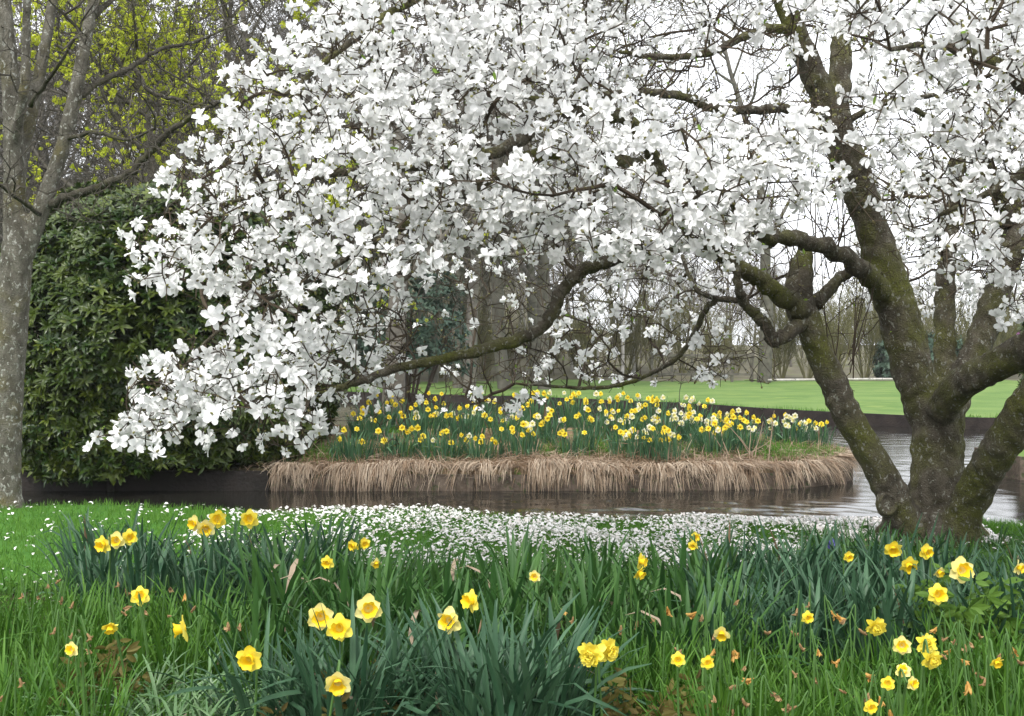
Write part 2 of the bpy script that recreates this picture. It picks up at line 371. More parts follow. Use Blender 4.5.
edging('timber_edging', 'short timber edging under the pink flowering shrub', RBANK[[7, 0, 1, 2]], M['board'], -.06, 1.8)

# ------------------------------------------------------------------ branches that grow to wanted points
def colonize(skel, targets, step, wob=.10, lift=.06, r0=.0022, rmax=.03, ex=.42, coarse=12):
    n0 = len(skel); cap_ = n0 + int(len(targets) * 14) + 200
    Np = np.zeros((cap_, 3)); Np[:n0] = skel; par = np.full(cap_, -1); pl = np.zeros(cap_); k = n0
    sel = rng.random(len(targets)) < 1.0 / coarse
    d0 = np.array([np.min(np.sum((skel - t) ** 2, 1)) for t in targets])
    order = np.concatenate([np.where(sel)[0][np.argsort(d0[sel])], np.where(~sel)[0][np.argsort(d0[~sel])]])
    tip = np.zeros(len(targets), int)
    for a in order:
        t = targets[a]; d = np.sqrt(np.sum((Np[:k] - t) ** 2, 1)); j = int(np.argmin(d + .18 * pl[:k])); D = d[j]
        m = max(1, int(math.ceil(D / step))); p0 = Np[j]
        mid = (p0 + t) / 2 + rng.normal(size=3) * wob * D + np.array([0, 0, lift * D])
        last = j
        for i in range(1, m + 1):
            if k >= cap_: break
            u = i / m; q = (1 - u) ** 2 * p0 + 2 * u * (1 - u) * mid + u * u * t
            if i < m: q = q + rng.normal(size=3) * step * .10
            Np[k] = q; par[k] = last; pl[k] = pl[last] + np.linalg.norm(q - Np[last]); last = k; k += 1
        tip[a] = last
    cnt = np.zeros(k)
    ch = np.ones(k, bool); ch[par[n0:k]] = False
    for i in range(k - 1, n0 - 1, -1):
        if ch[i]: cnt[i] += 1
        if par[i] >= 0: cnt[par[i]] += cnt[i]
    r = np.minimum(r0 * np.maximum(cnt, 1) ** ex, rmax)
    e = np.arange(n0, k); pp = par[e]; rp = np.where(pp < n0, r[e], np.minimum(r[pp], r[e] * 1.6))
    return Np[pp], Np[e], rp, r[e], tip, Np[:k], par[:k]

def limb_pts(spec, per=6):
    """spec: (px, py, Y, radius) rows -> points, radii"""
    P = np.array([at(a, b, c) for a, b, c, _ in spec]); r = np.array([x[3] for x in spec])
    S = catmull(np.column_stack([P, r]), per); return S[:, :3], np.maximum(S[:, 3], .004)

def meld(name, limbs, mat, parent, voxel, bump=.006, smooth=3):
    """one trunk with its main stems grown into each other"""
    mb = MB()
    for P, r in limbs: tube(mb, P, r, 14, bump=.02)
    tmp = mb.build('raw_trunk', mat)
    md = tmp.modifiers.new('r', 'REMESH'); md.mode = 'VOXEL'; md.voxel_size = voxel
    sm = tmp.modifiers.new('s', 'SMOOTH'); sm.iterations = smooth; sm.factor = .6
    dg = bpy.context.evaluated_depsgraph_get(); me = bpy.data.meshes.new_from_object(tmp.evaluated_get(dg))
    bpy.data.objects.remove(tmp)
    n = len(me.vertices); co = np.zeros(n * 3, np.float32); me.vertices.foreach_get('co', co); co = co.reshape(-1, 3)
    no = np.zeros(n * 3, np.float32); me.vertices.foreach_get('normal', no); no = no.reshape(-1, 3)
    f = np.sin(co[:, 0] * 31 + 5 * np.sin(co[:, 2] * 9)) * np.sin(co[:, 2] * 23 + co[:, 1] * 17) + .6 * np.sin(co[:, 0] * 60 + co[:, 2] * 37 + 3 * np.sin(co[:, 1] * 20))
    co = co + no * (f * bump)[:, None] - np.array(parent.location, np.float32)
    me.vertices.foreach_set('co', co.astype(np.float32).ravel()); me.polygons.foreach_set('use_smooth', np.ones(len(me.polygons), bool))
    me.name = name; me.materials.clear(); me.materials.append(mat); me.update()
    o = bpy.data.objects.new(name, me); C.objects.link(o); o.parent = parent
    return o

# ------------------------------------------------------------------ the magnolia
base = at(932, 545, 8.6); base[2] = hz(base[0], base[1])
mag = thing('magnolia_tree', 'large white flowering magnolia with forked mossy trunk beside the pond', 'tree', base)
def flat(px, py, Y, r): return (px, py, Y, r)
T_main = [flat(934, 558, 8.6, .33), flat(934, 543, 8.6, .275), flat(935, 520, 8.6, .225), flat(937, 470, 8.6, .182), flat(938, 430, 8.6, .185), flat(939, 398, 8.6, .18), flat(940, 378, 8.6, .10)]
L_A = [flat(918, 560, 8.5, .15), flat(899, 508, 8.45, .118), flat(871, 455, 8.4, .104), flat(843, 405, 8.35, .102), flat(824, 362, 8.3, .096), flat(807, 322, 8.25, .10), flat(798, 296, 8.25, .105), flat(802, 265, 8.3, .08), flat(806, 245, 8.35, .04)]
L_B = [flat(934, 440, 8.6, .12), flat(917, 385, 8.6, .142), flat(903, 330, 8.58, .15), flat(887, 278, 8.55, .138), flat(873, 232, 8.5, .118), flat(858, 185, 8.4, .12), flat(838, 135, 8.3, .118), flat(829, 105, 8.3, .09)]
L_B1 = [flat(835, 122, 8.3, .085), flat(816, 80, 8.25, .088), flat(800, 45, 8.2, .082), flat(780, -10, 8.1, .068), flat(762, -70, 8, .055), flat(735, -130, 7.9, .035)]
L_B2 = [flat(838, 125, 8.3, .08), flat(840, 70, 8.35, .078), flat(842, 20, 8.4, .07), flat(846, -50, 8.4, .055), flat(850, -130, 8.4, .035)]
L_C = [flat(945, 412, 8.8, .08), flat(945, 335, 8.95, .080), flat(946, 270, 9, .074), flat(952, 205, 9, .068), flat(959, 155, 9, .06), flat(968, 105, 8.9, .05), flat(982, 45, 8.8, .042), flat(995, -30, 8.7, .032)]
L_D = [flat(948, 415, 8.6, .11), flat(970, 365, 8.75, .10), flat(988, 320, 8.8, .102), flat(1004, 270, 8.8, .098), flat(1022, 215, 8.8, .09), flat(1042, 150, 8.7, .075), flat(1062, 80, 8.6, .06), flat(1080, -10, 8.5, .045)]
L_D2 = [flat(940, 412, 8.45, .11), flat(960, 385, 8.2, .112), flat(990, 369, 8.0, .112), flat(1024, 350, 7.75, .108), flat(1062, 318, 7.4, .10), flat(1110, 270, 7.0, .085), flat(1150, 190, 6.6, .07), flat(1165, 90, 6.2, .05)]
L_E = [flat(948, 552, 8.45, .15), flat(968, 505, 8.3, .128), flat(985, 472, 8.1, .122), flat(1005, 440, 7.9, .122), flat(1030, 402, 7.7, .118), flat(1080, 335, 7.3, .10), flat(1130, 250, 6.9, .085), flat(1190, 120, 6.4, .06)]
main = [limb_pts(s) for s in (T_main, L_A, L_B, L_B1, L_B2, L_C, L_D, L_D2, L_E)]
roots = []
for a in np.linspace(0, 6.28, 8)[:-1]:
    b = base + np.array([math.cos(a) * .20, math.sin(a) * .18, .20]); e = base + np.array([math.cos(a) * .42, math.sin(a) * .38, -.06])
    roots.append((np.linspace(b, e, 6), np.linspace(.10, .05, 6)))
meld('trunk', main + roots, M['mag_bark'], mag, .020, .0075, 2)
kc = at(888, 504, 8.325); kn = norm(np.array([-.08, -1, .10])); fr_ = frames(kn[None], np.zeros(1))[0]; mb = MB(); a_ = np.linspace(0, 2 * np.pi, 17)[:-1]
rings_ = [(0, -.004), (.024, .0), (.044, .004), (.050, .014), (.062, .010), (.078, -.05)]
V = np.vstack([np.stack([np.cos(a_) * r_, 1.25 * np.sin(a_) * r_, np.full(16, h_)], 1) * (1 + .05 * rng.normal(size=(16, 1))) for r_, h_ in rings_[1:]] + [np.array([[0, 0, -.004]])]) @ fr_.T + kc
j_ = np.arange(16); k_ = (j_ + 1) % 16
Fq = np.vstack([np.stack([i * 16 + j_, i * 16 + k_, (i + 1) * 16 + k_, (i + 1) * 16 + j_], 1) for i in range(4)] + [np.stack([k_, j_, np.full(16, 80), np.full(16, -1)], 1)])
mb.add(V, Fq); mb.build('pruning_scar', M['mag_bark'], mag, smooth=True)
BOUGHS = [
 [flat(884, 292, 8.5, .085), flat(862, 269, 8.3, .075), flat(835, 252, 8.1, .064), flat(800, 240, 7.9, .06), flat(765, 236, 7.7, .057), flat(720, 240, 7.5, .052), flat(660, 248, 7.2, .048), flat(604, 262, 6.95, .045), flat(576, 276, 6.9, .044), flat(559, 296, 6.85, .043), flat(551, 316, 6.8, .041), flat(530, 335, 6.8, .040), flat(490, 348, 6.75, .037), flat(440, 360, 6.7, .032), flat(400, 367, 6.65, .028), flat(365, 380, 6.6, .024), flat(330, 390, 6.5, .019), flat(285, 398, 6.4, .012), flat(235, 404, 6.3, .009), flat(180, 418, 6.35, .007), flat(128, 437, 6.4, .004)],
 [flat(802, 312, 8.2, .085), flat(772, 288, 8.1, .072), flat(745, 270, 8.0, .062), flat(722, 256, 7.9, .058), flat(692, 232, 7.6, .055), flat(670, 195, 7.3, .05), flat(652, 152, 7.0, .046), flat(634, 128, 6.8, .043), flat(605, 112, 6.6, .046), flat(560, 114, 6.5, .042), flat(505, 148, 6.4, .038), flat(440, 165, 6.3, .032), flat(375, 168, 6.2, .026), flat(300, 180, 6.1, .018), flat(225, 205, 6.1, .010)],
 [flat(660, 170, 7.1, .05), flat(610, 160, 6.8, .045), flat(545, 152, 6.6, .042), flat(480, 185, 6.5, .036), flat(400, 228, 6.35, .028), flat(310, 278, 6.3, .02), flat(225, 325, 6.3, .012), flat(160, 395, 6.3, .007)],
 [flat(842, 120, 8.3, .045), flat(808, 113, 8.1, .037), flat(775, 108, 7.9, .035), flat(740, 110, 7.7, .034), flat(712, 108, 7.5, .033), flat(690, 99, 7.35, .03), flat(660, 93, 7.2, .028), flat(625, 93, 7.0, .026), flat(590, 96, 6.9, .023), flat(545, 100, 6.8, .02), flat(500, 90, 6.7, .01)],
 [flat(802, 318, 8.2, .065), flat(787, 334, 8.1, .055), flat(773, 340, 8.05, .05), flat(767, 328, 8.0, .043), flat(755, 314, 8.0, .040), flat(742, 300, 7.95, .036), flat(738, 280, 7.9, .032), flat(734, 258, 7.85, .03)],
 [flat(748, 301, 7.97, .026), flat(716, 300, 8.0, .022), flat(703, 315, 8.05, .021), flat(688, 345, 8.2, .020), flat(665, 366, 8.3, .019), flat(630, 382, 8.5, .017), flat(590, 388, 8.6, .017), flat(550, 386, 8.7, .011), flat(515, 383, 8.8, .007)],
 [flat(728, 300, 7.98, .018), flat(702, 294, 8.0, .018), flat(690, 278, 8.1, .017), flat(682, 255, 8.2, .014)],
 [flat(814, 306, 8.3, .06), flat(838, 279, 8.4, .047), flat(858, 268, 8.5, .045), flat(880, 272, 8.55, .055)],
 [flat(1008, 222, 8.8, .06), flat(994, 183, 8.6, .055), flat(976, 150, 8.4, .045), flat(945, 125, 8.2, .03), flat(905, 105, 8.0, .018)],
 [flat(846, 122, 8.3, .028), flat(880, 104, 8.2, .024), flat(920, 97, 8.0, .02), flat(965, 88, 7.8, .012)],
 [flat(797, 32, 8.2, .04), flat(768, 28, 8.0, .034), flat(735, 41, 7.8, .03), flat(700, 55, 7.6, .026), flat(650, 56, 7.4, .02), flat(620, 52, 7.2, .012)],
 [flat(770, -35, 8.05, .06), flat(680, -75, 7.5, .052), flat(560, -62, 7.0, .042), flat(450, -20, 6.6, .033), flat(360, 35, 6.3, .022), flat(285, 95, 6.1, .012)],
 [flat(1108, 272, 7.0, .07), flat(1095, 200, 6.4, .06), flat(1062, 125, 5.9, .05), flat(1005, 70, 5.6, .035), flat(940, 45, 5.4, .02), flat(890, 50, 5.3, .01)],
 [flat(1070, 140, 5.95, .04), flat(1030, 170, 5.7, .03), flat(985, 195, 5.6, .02), flat(940, 215, 5.6, .01)],
 [flat(765, 236, 7.7, .05), flat(735, 205, 7.0, .04), flat(715, 190, 6.4, .03), flat(690, 200, 5.9, .02), flat(660, 215, 5.6, .01)],
]
skel = []
for P, r in main:
    k = P[:, 2] > 1.9; skel.append(P[k])
for s in BOUGHS:
    P, r = limb_pts(s, 7); r = .88 * r * (1 + .06 * np.sin(np.arange(len(r)) * 1.7) + .05 * rng.normal(size=len(r)))
    mb = MB(); tube(mb, P + rng.normal(size=P.shape) * .15 * r[:, None], r, 12, bump=.05); mb.build('bough', M['mag_bark'], mag, smooth=True); skel.append(P)
skel = np.vstack(skel)

GRID = {  # how thick the blossom stands, by cells of the crown's spread
-3: '0000000000003455555555444455555555566660',
-2: '0000000000035677777766554455556777888877',
-1: '0000000000257888888877655666567888889988',
0: '00000000025999999987656448844788999988',
1: '00000000378999999997520033158899999988',
2: '00000007999999999996210001026668999977',
3: '00000008999999999885311132123468998877',
4: '00000069999999999987778886245588876666',
5: '00000599999999988887699942336665555555',
6: '00000587888898888889989621024464455554',
7: '00004976899876744588753100000005355533',
8: '00005998797784423235532100000007532222',
9: '00000025689542112222432100000001010000',
10: '00000016999642122443222000000000000000',
11: '00003669998541124354223000000000000000',
12: '00005888883213432100000000000000000000',
13: '00026113331010000000000000000000000000',
14: '00000000000000000000000000000000000000'}
GRID[7] = '00004976899876744588753100001534500000'
GRID[8] = '00005998797784423235532100000753000000'
def depth_of(c, r):
    if r >= 8 and c >= 13 and c < 26: return (7.6, 10.6)
    if r >= 9 and c >= 10: return (6.4, 8.5)
    if c >= 26: return (4.8, 7.6)
    if c >= 18 and r >= 3: return (5.0, 7.2)
    if c >= 18: return (6.0, 8.8)
    return (5.3, 7.6)
tb, bare = [], []
for r, row in GRID.items():
    for c, ch in enumerate(row):
        dgt = int(ch)
        if dgt == 0: continue
        lo, hi = depth_of(c, r)
        for _ in range(rng.poisson(dgt / 9 * 12.6 * (.9 if hi > 9 else 1))):
            Y = lo + (hi - lo) * rng.random() ** 1.0
            tb.append(at((c + rng.random()) * 32, (r + rng.random()) * 32, Y))
        for _ in range(rng.poisson(4.5 if c < 19 and dgt > 3 else 2.4)):
            Y = lo + (hi - lo) * rng.random(); bare.append(at((c + rng.random()) * 32, (r + rng.random()) * 32, Y))
# the far half of the crown, seen small between the limbs
for _ in range(300):
    px, py = 800 + rng.random() * 420, -110 + rng.random() * 400
    if py > 210 and 600 < px < 860: py = -100 + rng.random() * 280
    tb.append(at(px, py, 8.8 + rng.random() * 2.8))
for (x0, x1, y0, y1, n, ya, yb) in ((560, 860, -20, 130, 420, 6.6, 9.5), (640, 900, 120, 300, 260, 7.5, 10), (440, 780, 220, 385, 330, 7.2, 10.2), (850, 1030, 90, 310, 260, 8.5, 11), (820, 900, 250, 400, 30, 8.2, 9), (180, 420, 180, 400, 260, 6, 7.6)):
    for _ in range(n): bare.append(at(x0 + (x1 - x0) * rng.random(), y0 + (y1 - y0) * rng.random(), ya + (yb - ya) * rng.random()))
for _ in range(190): tb.append(at(855 + 175 * rng.random(), 170 + 150 * rng.random(), 9 + 2.2 * rng.random()))
for _ in range(36): tb.append(at(640 + 130 * rng.random(), 205 + 55 * rng.random(), 5.6 + 1.2 * rng.random()))
for _ in range(56):
    u = rng.random() ** .8; tb.append(at(116 + 110 * u + rng.normal() * 7, 440 - 62 * u + rng.normal() * (4 + 12 * u), 6.2 + .5 * rng.random()))
tb, bare = np.array(tb), np.array(bare)
# blossoms stand in small sprays: draw each towards a neighbour
allp = np.vstack([tb, bare])
P0, P1, r0, r1, tip, NP, NPAR = colonize(skel, allp, .13, r0=.0027, rmax=.022, ex=.39)
mb = MB(); thick = r0 > .008
prisms(mb, P0[thick], P1[thick], r0[thick], r1[thick], 6); prisms(mb, P0[~thick], P1[~thick], r0[~thick], r1[~thick], 3)
# short side spurs along the twigs
ns = 10000; e = rng.integers(0, len(P0), ns); u = rng.random((ns, 1)); q = P0[e] * (1 - u) + P1[e] * u
dv = norm(rng.normal(size=(ns, 3)) + [0, 0, .5]) * (.03 + .09 * rng.random((ns, 1))); prisms(mb, q, q + dv, np.full(ns, .0028), np.full(ns, .002), 3)
spur_tip = q + dv
# upright water shoots from the old mossy stem
for _ in range(22):
    s0 = at(785 + rng.random() * 60, 290 - rng.random() * 40, 8.25 + rng.normal() * .1) if rng.random() < .6 else at(830 + rng.random() * 30, 385 - rng.random() * 30, 8.3)
    n = 7; hgt = .5 + rng.random() * .8; P = s0 + np.outer(np.linspace(0, 1, n), [rng.normal() * .15, rng.normal() * .15, hgt]) + np.cumsum(rng.normal(size=(n, 3)) * .012, 0)
    tube(mb, P, np.linspace(.005, .0018, n), 4)
tw = mb.build('twig_growth', M['twig'], mag); tag(tw, kind='stuff')

# blossom shapes
def petal_grid(Ln, W, nu=5, nv=3):
    u = np.linspace(0, 1, nu); v = np.linspace(-1, 1, nv); wv = W * (.22 + .78 * np.sin(np.pi * np.clip(u * .80 + .12, 0, 1)) ** .8); wv[-1] *= .62
    G = np.array([(b * wv[i] * .5, u[i] * Ln, .10 * W * b * b) for i in range(nu) for b in v])
    Fq = [(i * nv + j, i * nv + j + 1, i * nv + nv + j + 1, i * nv + nv + j) for i in range(nu - 1) for j in range(nv - 1)]
    return G, np.array(Fq)
def bend(G, Ln, elev, curl, twist, rnd):
    """turn a flat petal (length along y) about x: elev = angle from the flower axis, curl bends it further outward"""
    o = np.zeros_like(G); n = 40
    for k, (x, y, z) in enumerate(G):
        ang = elev; yy = 0; zz = 0; st = y / n
        for _ in range(n):
            ang_ = elev + curl * (yy_len(_, n) * y / Ln); yy += math.sin(ang_) * st; zz += math.cos(ang_) * st
        a = elev + curl * y / Ln; tw = twist * y / Ln
        xx = x * math.cos(tw); off = z + x * math.sin(tw)
        o[k] = (xx, yy + off * -math.cos(a), zz + off * math.sin(a))
    return o + rnd
def round_petal(Ln, W):
    u = np.array([0, .22, .46, .72, .96]); wv = W * np.array([.26, .62, .92, 1.0, .52]); G = []
    for i in range(5):
        for b in (-1, 0, 1): G.append((b * wv[i] * .5, (u[i] + (.06 if b == 0 and i == 4 else 0)) * Ln, .14 * W * b * b))
    return np.array(G), np.array([(i * 3 + j, i * 3 + j + 1, i * 3 + 4 + j, i * 3 + 3 + j) for i in range(4) for j in range(2)])
def yy_len(i, n): return (i + .5) / n
def blossom(openness, npet=9, seed=0, Ln=.055, W=.031, droop=0.0):
    rr = np.random.default_rng(seed); V, Fc, t = [], [], []; n = 0
    for k in range(npet):
        inner = k >= 6; G, Fq = round_petal(Ln * rr.uniform(.85, 1.1) * (.9 if inner else 1), W * rr.uniform(.8, 1.15))
        el = (R(18) if inner else R(52)) * openness + R(6) + rr.normal() * .16; cu = (R(25) if inner else R(55)) * openness + rr.normal() * .35 - droop
        P = bend(G, Ln, el, cu, rr.normal() * .4, rr.normal(size=G.shape) * .0016)
        a = k * 2 * np.pi / 6 + (.5 if inner else 0) * 1.05 + rr.normal() * .14
        ca, sa = math.cos(a), math.sin(a); P = P @ np.array([[ca, sa, 0], [-sa, ca, 0], [0, 0, 1]])
        V.append(P); Fc.append(Fq + n); n += len(P)
    return np.vstack(V), np.vstack(Fc)
BL = [blossom(1.0, 9, 1), blossom(1.35, 9, 2), blossom(.75, 8, 3), blossom(1.6, 9, 4), blossom(.35, 7, 5), blossom(1.15, 7, 6), blossom(1.5, 6, 8), blossom(.12, 6, 7, .042, .03)]
prob = np.array([.2, .18, .14, .13, .09, .12, .09, .05])
def bud_shape(n=6, Ln=.018, r=.006):
    a = np.linspace(0, 2 * np.pi, n, endpoint=False); rings = [(0, .6), (.35, 1), (.75, .6)]
    V = np.vstack([np.stack([np.cos(a) * r * s, np.sin(a) * r * s, np.full(n, u * Ln)], 1) for u, s in rings] + [np.array([[0, 0, Ln]])])
    Fq = [(i * n + j, i * n + (j + 1) % n, (i + 1) * n + (j + 1) % n, (i + 1) * n + j) for i in range(2) for j in range(n)] + [(2 * n + j, 2 * n + (j + 1) % n, 3 * n, -1) for j in range(n)]
    return V, np.array(Fq)
crown_c = at(640, 150, 7.6)
nb = len(tb); ax = norm(rng.normal(size=(nb, 3)) * .75 + norm(tb - crown_c) * .55 + np.array([0, -.25, .35]))
scl = rng.uniform(.70, 1.08, nb); Fm = frames(ax, rng.random(nb) * 6.28) * scl[:, None, None]; kind = rng.choice(len(BL), nb, p=prob)
# cluster neighbours: a second blossom close beside about half of them
dup_ = rng.random(nb) < .55; n2 = dup_.sum()
tb2 = tb[dup_] + rng.normal(size=(n2, 3)) * .05; ax2 = norm(rng.normal(size=(n2, 3)) * .8 + norm(tb2 - crown_c) * .5 + [0, -.25, .25])
Fm2 = frames(ax2, rng.random(n2) * 6.28) * rng.uniform(.68, 1.02, n2)[:, None, None]
TB = np.vstack([tb, tb2]); FM = np.concatenate([Fm, Fm2]); KD = np.concatenate([kind, rng.choice(len(BL), n2, p=prob)]); SC = np.concatenate([scl, np.ones(n2)])
# the hundred that show largest become parts of their own
px = TB[:, 0] / TB[:, 1] * F + CX; py = HY - (TB[:, 2] - CH) / TB[:, 1] * F
vis = (px > 15) & (px < 1010) & (py > 12) & (py < 700)
score = np.where(vis & (KD != 7) & (KD != 4), 1 / TB[:, 1], 0); top = np.argsort(-score)[:100]
own = np.zeros(len(TB), bool); own[top] = True
bl_me = []
for V, Fc in BL:
    mb = MB(); mb.add(V, Fc, np.repeat(rng.random(len(V) // 15), 15)); bl_me.append(mb.mesh('blossom', M['petal'], smooth=True))
org = np.array(mag.location)
for i in top:
    o = put('blossom', bl_me[KD[i]], mag, TB[i] - org, Matrix(FM[i].tolist()).to_euler(), float(np.linalg.norm(FM[i][:, 0])))
mb = MB()
for k, (V, Fc) in enumerate(BL):
    s = (~own) & (KD == k); mb.inst(V, Fc, FM[s], TB[s])
bm_ = mb.build('blossom_cover', M['petal'], mag, smooth=True); tag(bm_, kind='stuff')
bv, bf = bud_shape(); mb = MB()
bt = np.vstack([NP[tip[len(tb):]], spur_tip[:2600]]); mb.inst(bv, bf, frames(rng.normal(size=(len(bt), 3)) + [0, 0, .6], rng.random(len(bt))) * rng.uniform(.6, 1.3, (len(bt), 1, 1)), bt)
mb.inst(bv, bf, -frames(FM[:, :, 2], rng.random(len(TB))) * 1.1, TB, mi=0)
lf, lff = petal_grid(.03, .014, 4, 3); k = 900; e = rng.integers(0, len(spur_tip), k)
mb.inst(lf, lff, frames(rng.normal(size=(k, 3)), rng.random(k) * 6.28) * rng.uniform(.6, 1.3, (k, 1, 1)), spur_tip[e], mi=1)
tag(mb.build('bud_growth', [M['bud'], M['sprout']], mag), kind='stuff')

# ------------------------------------------------------------------ the grey tree at the left
b2 = at(3, 498, 10.6); b2[2] = hz(b2[0], b2[1])
gt = thing('grey_tree', 'grey lichened tree with steep forked stems beside the evergreen bush', 'tree', b2)
G_L = [
 [flat(2, 510, 10.6, .22), flat(3, 490, 10.6, .165), flat(5, 430, 10.6, .15), flat(9, 360, 10.6, .15), flat(14, 290, 10.6, .148), flat(18, 245, 10.6, .14), flat(20, 215, 10.6, .10)],
 [flat(14, 300, 10.6, .10), flat(15, 230, 10.6, .125), flat(14, 170, 10.55, .115), flat(12, 100, 10.5, .10), flat(6, 30, 10.5, .09), flat(-2, -60, 10.5, .07), flat(-10, -160, 10.4, .05)],
 [flat(18, 275, 10.6, .10), flat(32, 235, 10.6, .10), flat(48, 190, 10.6, .092), flat(62, 150, 10.6, .085), flat(74, 100, 10.6, .08), flat(84, 50, 10.6, .07), flat(95, -10, 10.6, .06), flat(110, -90, 10.6, .045)],
 [flat(16, 190, 10.6, .085), flat(27, 130, 10.7, .08), flat(38, 80, 10.8, .07), flat(48, 30, 10.8, .06), flat(58, -40, 10.9, .05), flat(66, -120, 10.9, .035)],
 [flat(12, 150, 10.5, .06), flat(24, 90, 10.3, .055), flat(26, 40, 10.3, .05), flat(28, -30, 10.2, .04)]]
G_L = [[(a, b, c, d * (.95 if k == 0 else .80)) for a, b, c, d in l] for k, l in enumerate(G_L)]
gl = [limb_pts(s) for s in G_L]
meld('trunk', gl, M['grey_bark'], gt, .022, .003, 2)
G_B = [[flat(50, 204, 10.6, .06), flat(80, 193, 10.4, .052), flat(118, 180, 10.2, .046), flat(145, 158, 10.1, .042), flat(168, 132, 10.0, .036), flat(195, 115, 9.9, .028), flat(222, 100, 9.8, .018), flat(250, 80, 9.7, .008)],
 [flat(78, 98, 10.6, .045), flat(105, 80, 10.8, .04), flat(130, 68, 11, .034), flat(160, 50, 11.2, .026), flat(200, 40, 11.4, .018), flat(245, 20, 11.6, .008)],
 [flat(134, 68, 11, .03), flat(150, 92, 11, .028), flat(172, 98, 11.1, .024), flat(198, 104, 11.2, .016), flat(225, 110, 11.3, .008)],
 [flat(66, 140, 10.6, .03), flat(95, 132, 10.3, .025), flat(125, 140, 10.1, .02), flat(155, 128, 9.9, .012)],
 [flat(40, 215, 10.5, .028), flat(20, 200, 10.0, .022), flat(-8, 180, 9.5, .014)],
 [flat(90, 20, 10.6, .04), flat(125, -10, 10.8, .03), flat(170, -20, 11, .02), flat(220, -30, 11.2, .01)],
 [flat(30, 105, 10.2, .03), flat(55, 70, 9.9, .022), flat(80, 30, 9.6, .012)]]
G_B = [[(a, b, c, d * .72) for a, b, c, d in l] for l in G_B]
sk = [P[P[:, 2] > 2.4] for P, r in gl]
for s in G_B:
    P, r = limb_pts(s, 6); mb = MB(); tube(mb, P + rng.normal(size=P.shape) * .25 * r[:, None], r, 9, bump=.05); mb.build('branch', M['branch_bark'], gt, smooth=True); sk.append(P)
sk = np.vstack(sk)
tg = np.array([at(-120 + rng.random() * 400, -160 + rng.random() * 390, 8.8 + rng.random() * 3.6) for _ in range(1500)])
tg = tg[(tg[:, 0] / tg[:, 1] * F + CX) < 300 - .35 * np.abs(HY - (tg[:, 2] - CH) / tg[:, 1] * F - 60)]
P0, P1, r0, r1, *_ = colonize(sk, tg, .16, wob=.2, r0=.0028, rmax=.02, ex=.42)
mb = MB(); prisms(mb, P0, P1, r0, r1, 4)
ns = 1800; e = rng.integers(0, len(P0), ns); dv = norm(rng.normal(size=(ns, 3)) + [0, 0, .4]) * (.05 + .15 * rng.random((ns, 1))); prisms(mb, P1[e], P1[e] + dv, np.full(ns, .0025), np.full(ns, .0015), 3)
mb.build('crown', M['grey_twig'], gt)

# ------------------------------------------------------------------ evergreen bushes
def leaf_shape(Ln, W, fold=.2, droop=.3, nu=4):
    u = np.linspace(0, 1, nu); wv = W * np.sin(np.pi * np.clip(u * .9 + .05, 0, 1)) ** .7; wv[-1] = W * .12
    V = []
    for i in range(nu):
        y = u[i] * Ln; z = -droop * Ln * u[i] ** 2
        V += [(-wv[i] / 2, y, z + fold * wv[i] / 2), (0, y, z), (wv[i] / 2, y, z + fold * wv[i] / 2)]
    Fq = [(i * 3 + j, i * 3 + j + 1, i * 3 + 4 + j, i * 3 + 3 + j) for i in range(nu - 1) for j in range(2)]
    return np.array(V), np.array(Fq)
def whorl(nl, Ln, W, seed, el=(10, 50)):
    rr = np.random.default_rng(seed); V, Fc = [], []; n = 0
    lv, lf_ = leaf_shape(Ln, W)
    for k in range(nl):
        a = k * 2.4 + rr.normal() * .2; e = R(rr.uniform(*el)); s = rr.uniform(.75, 1.15)
        P = lv * s; P = np.stack([P[:, 0], P[:, 1] * math.cos(e) - P[:, 2] * math.sin(e), P[:, 1] * math.sin(e) + P[:, 2] * math.cos(e)], 1)
        P = P @ np.array([[math.cos(a), math.sin(a), 0], [-math.sin(a), math.cos(a), 0], [0, 0, 1]])
        V.append(P); Fc.append(lf_ + n); n += len(P)
    return np.vstack(V), np.vstack(Fc)
WH = [whorl(9, .115, .036, s) for s in range(4)]
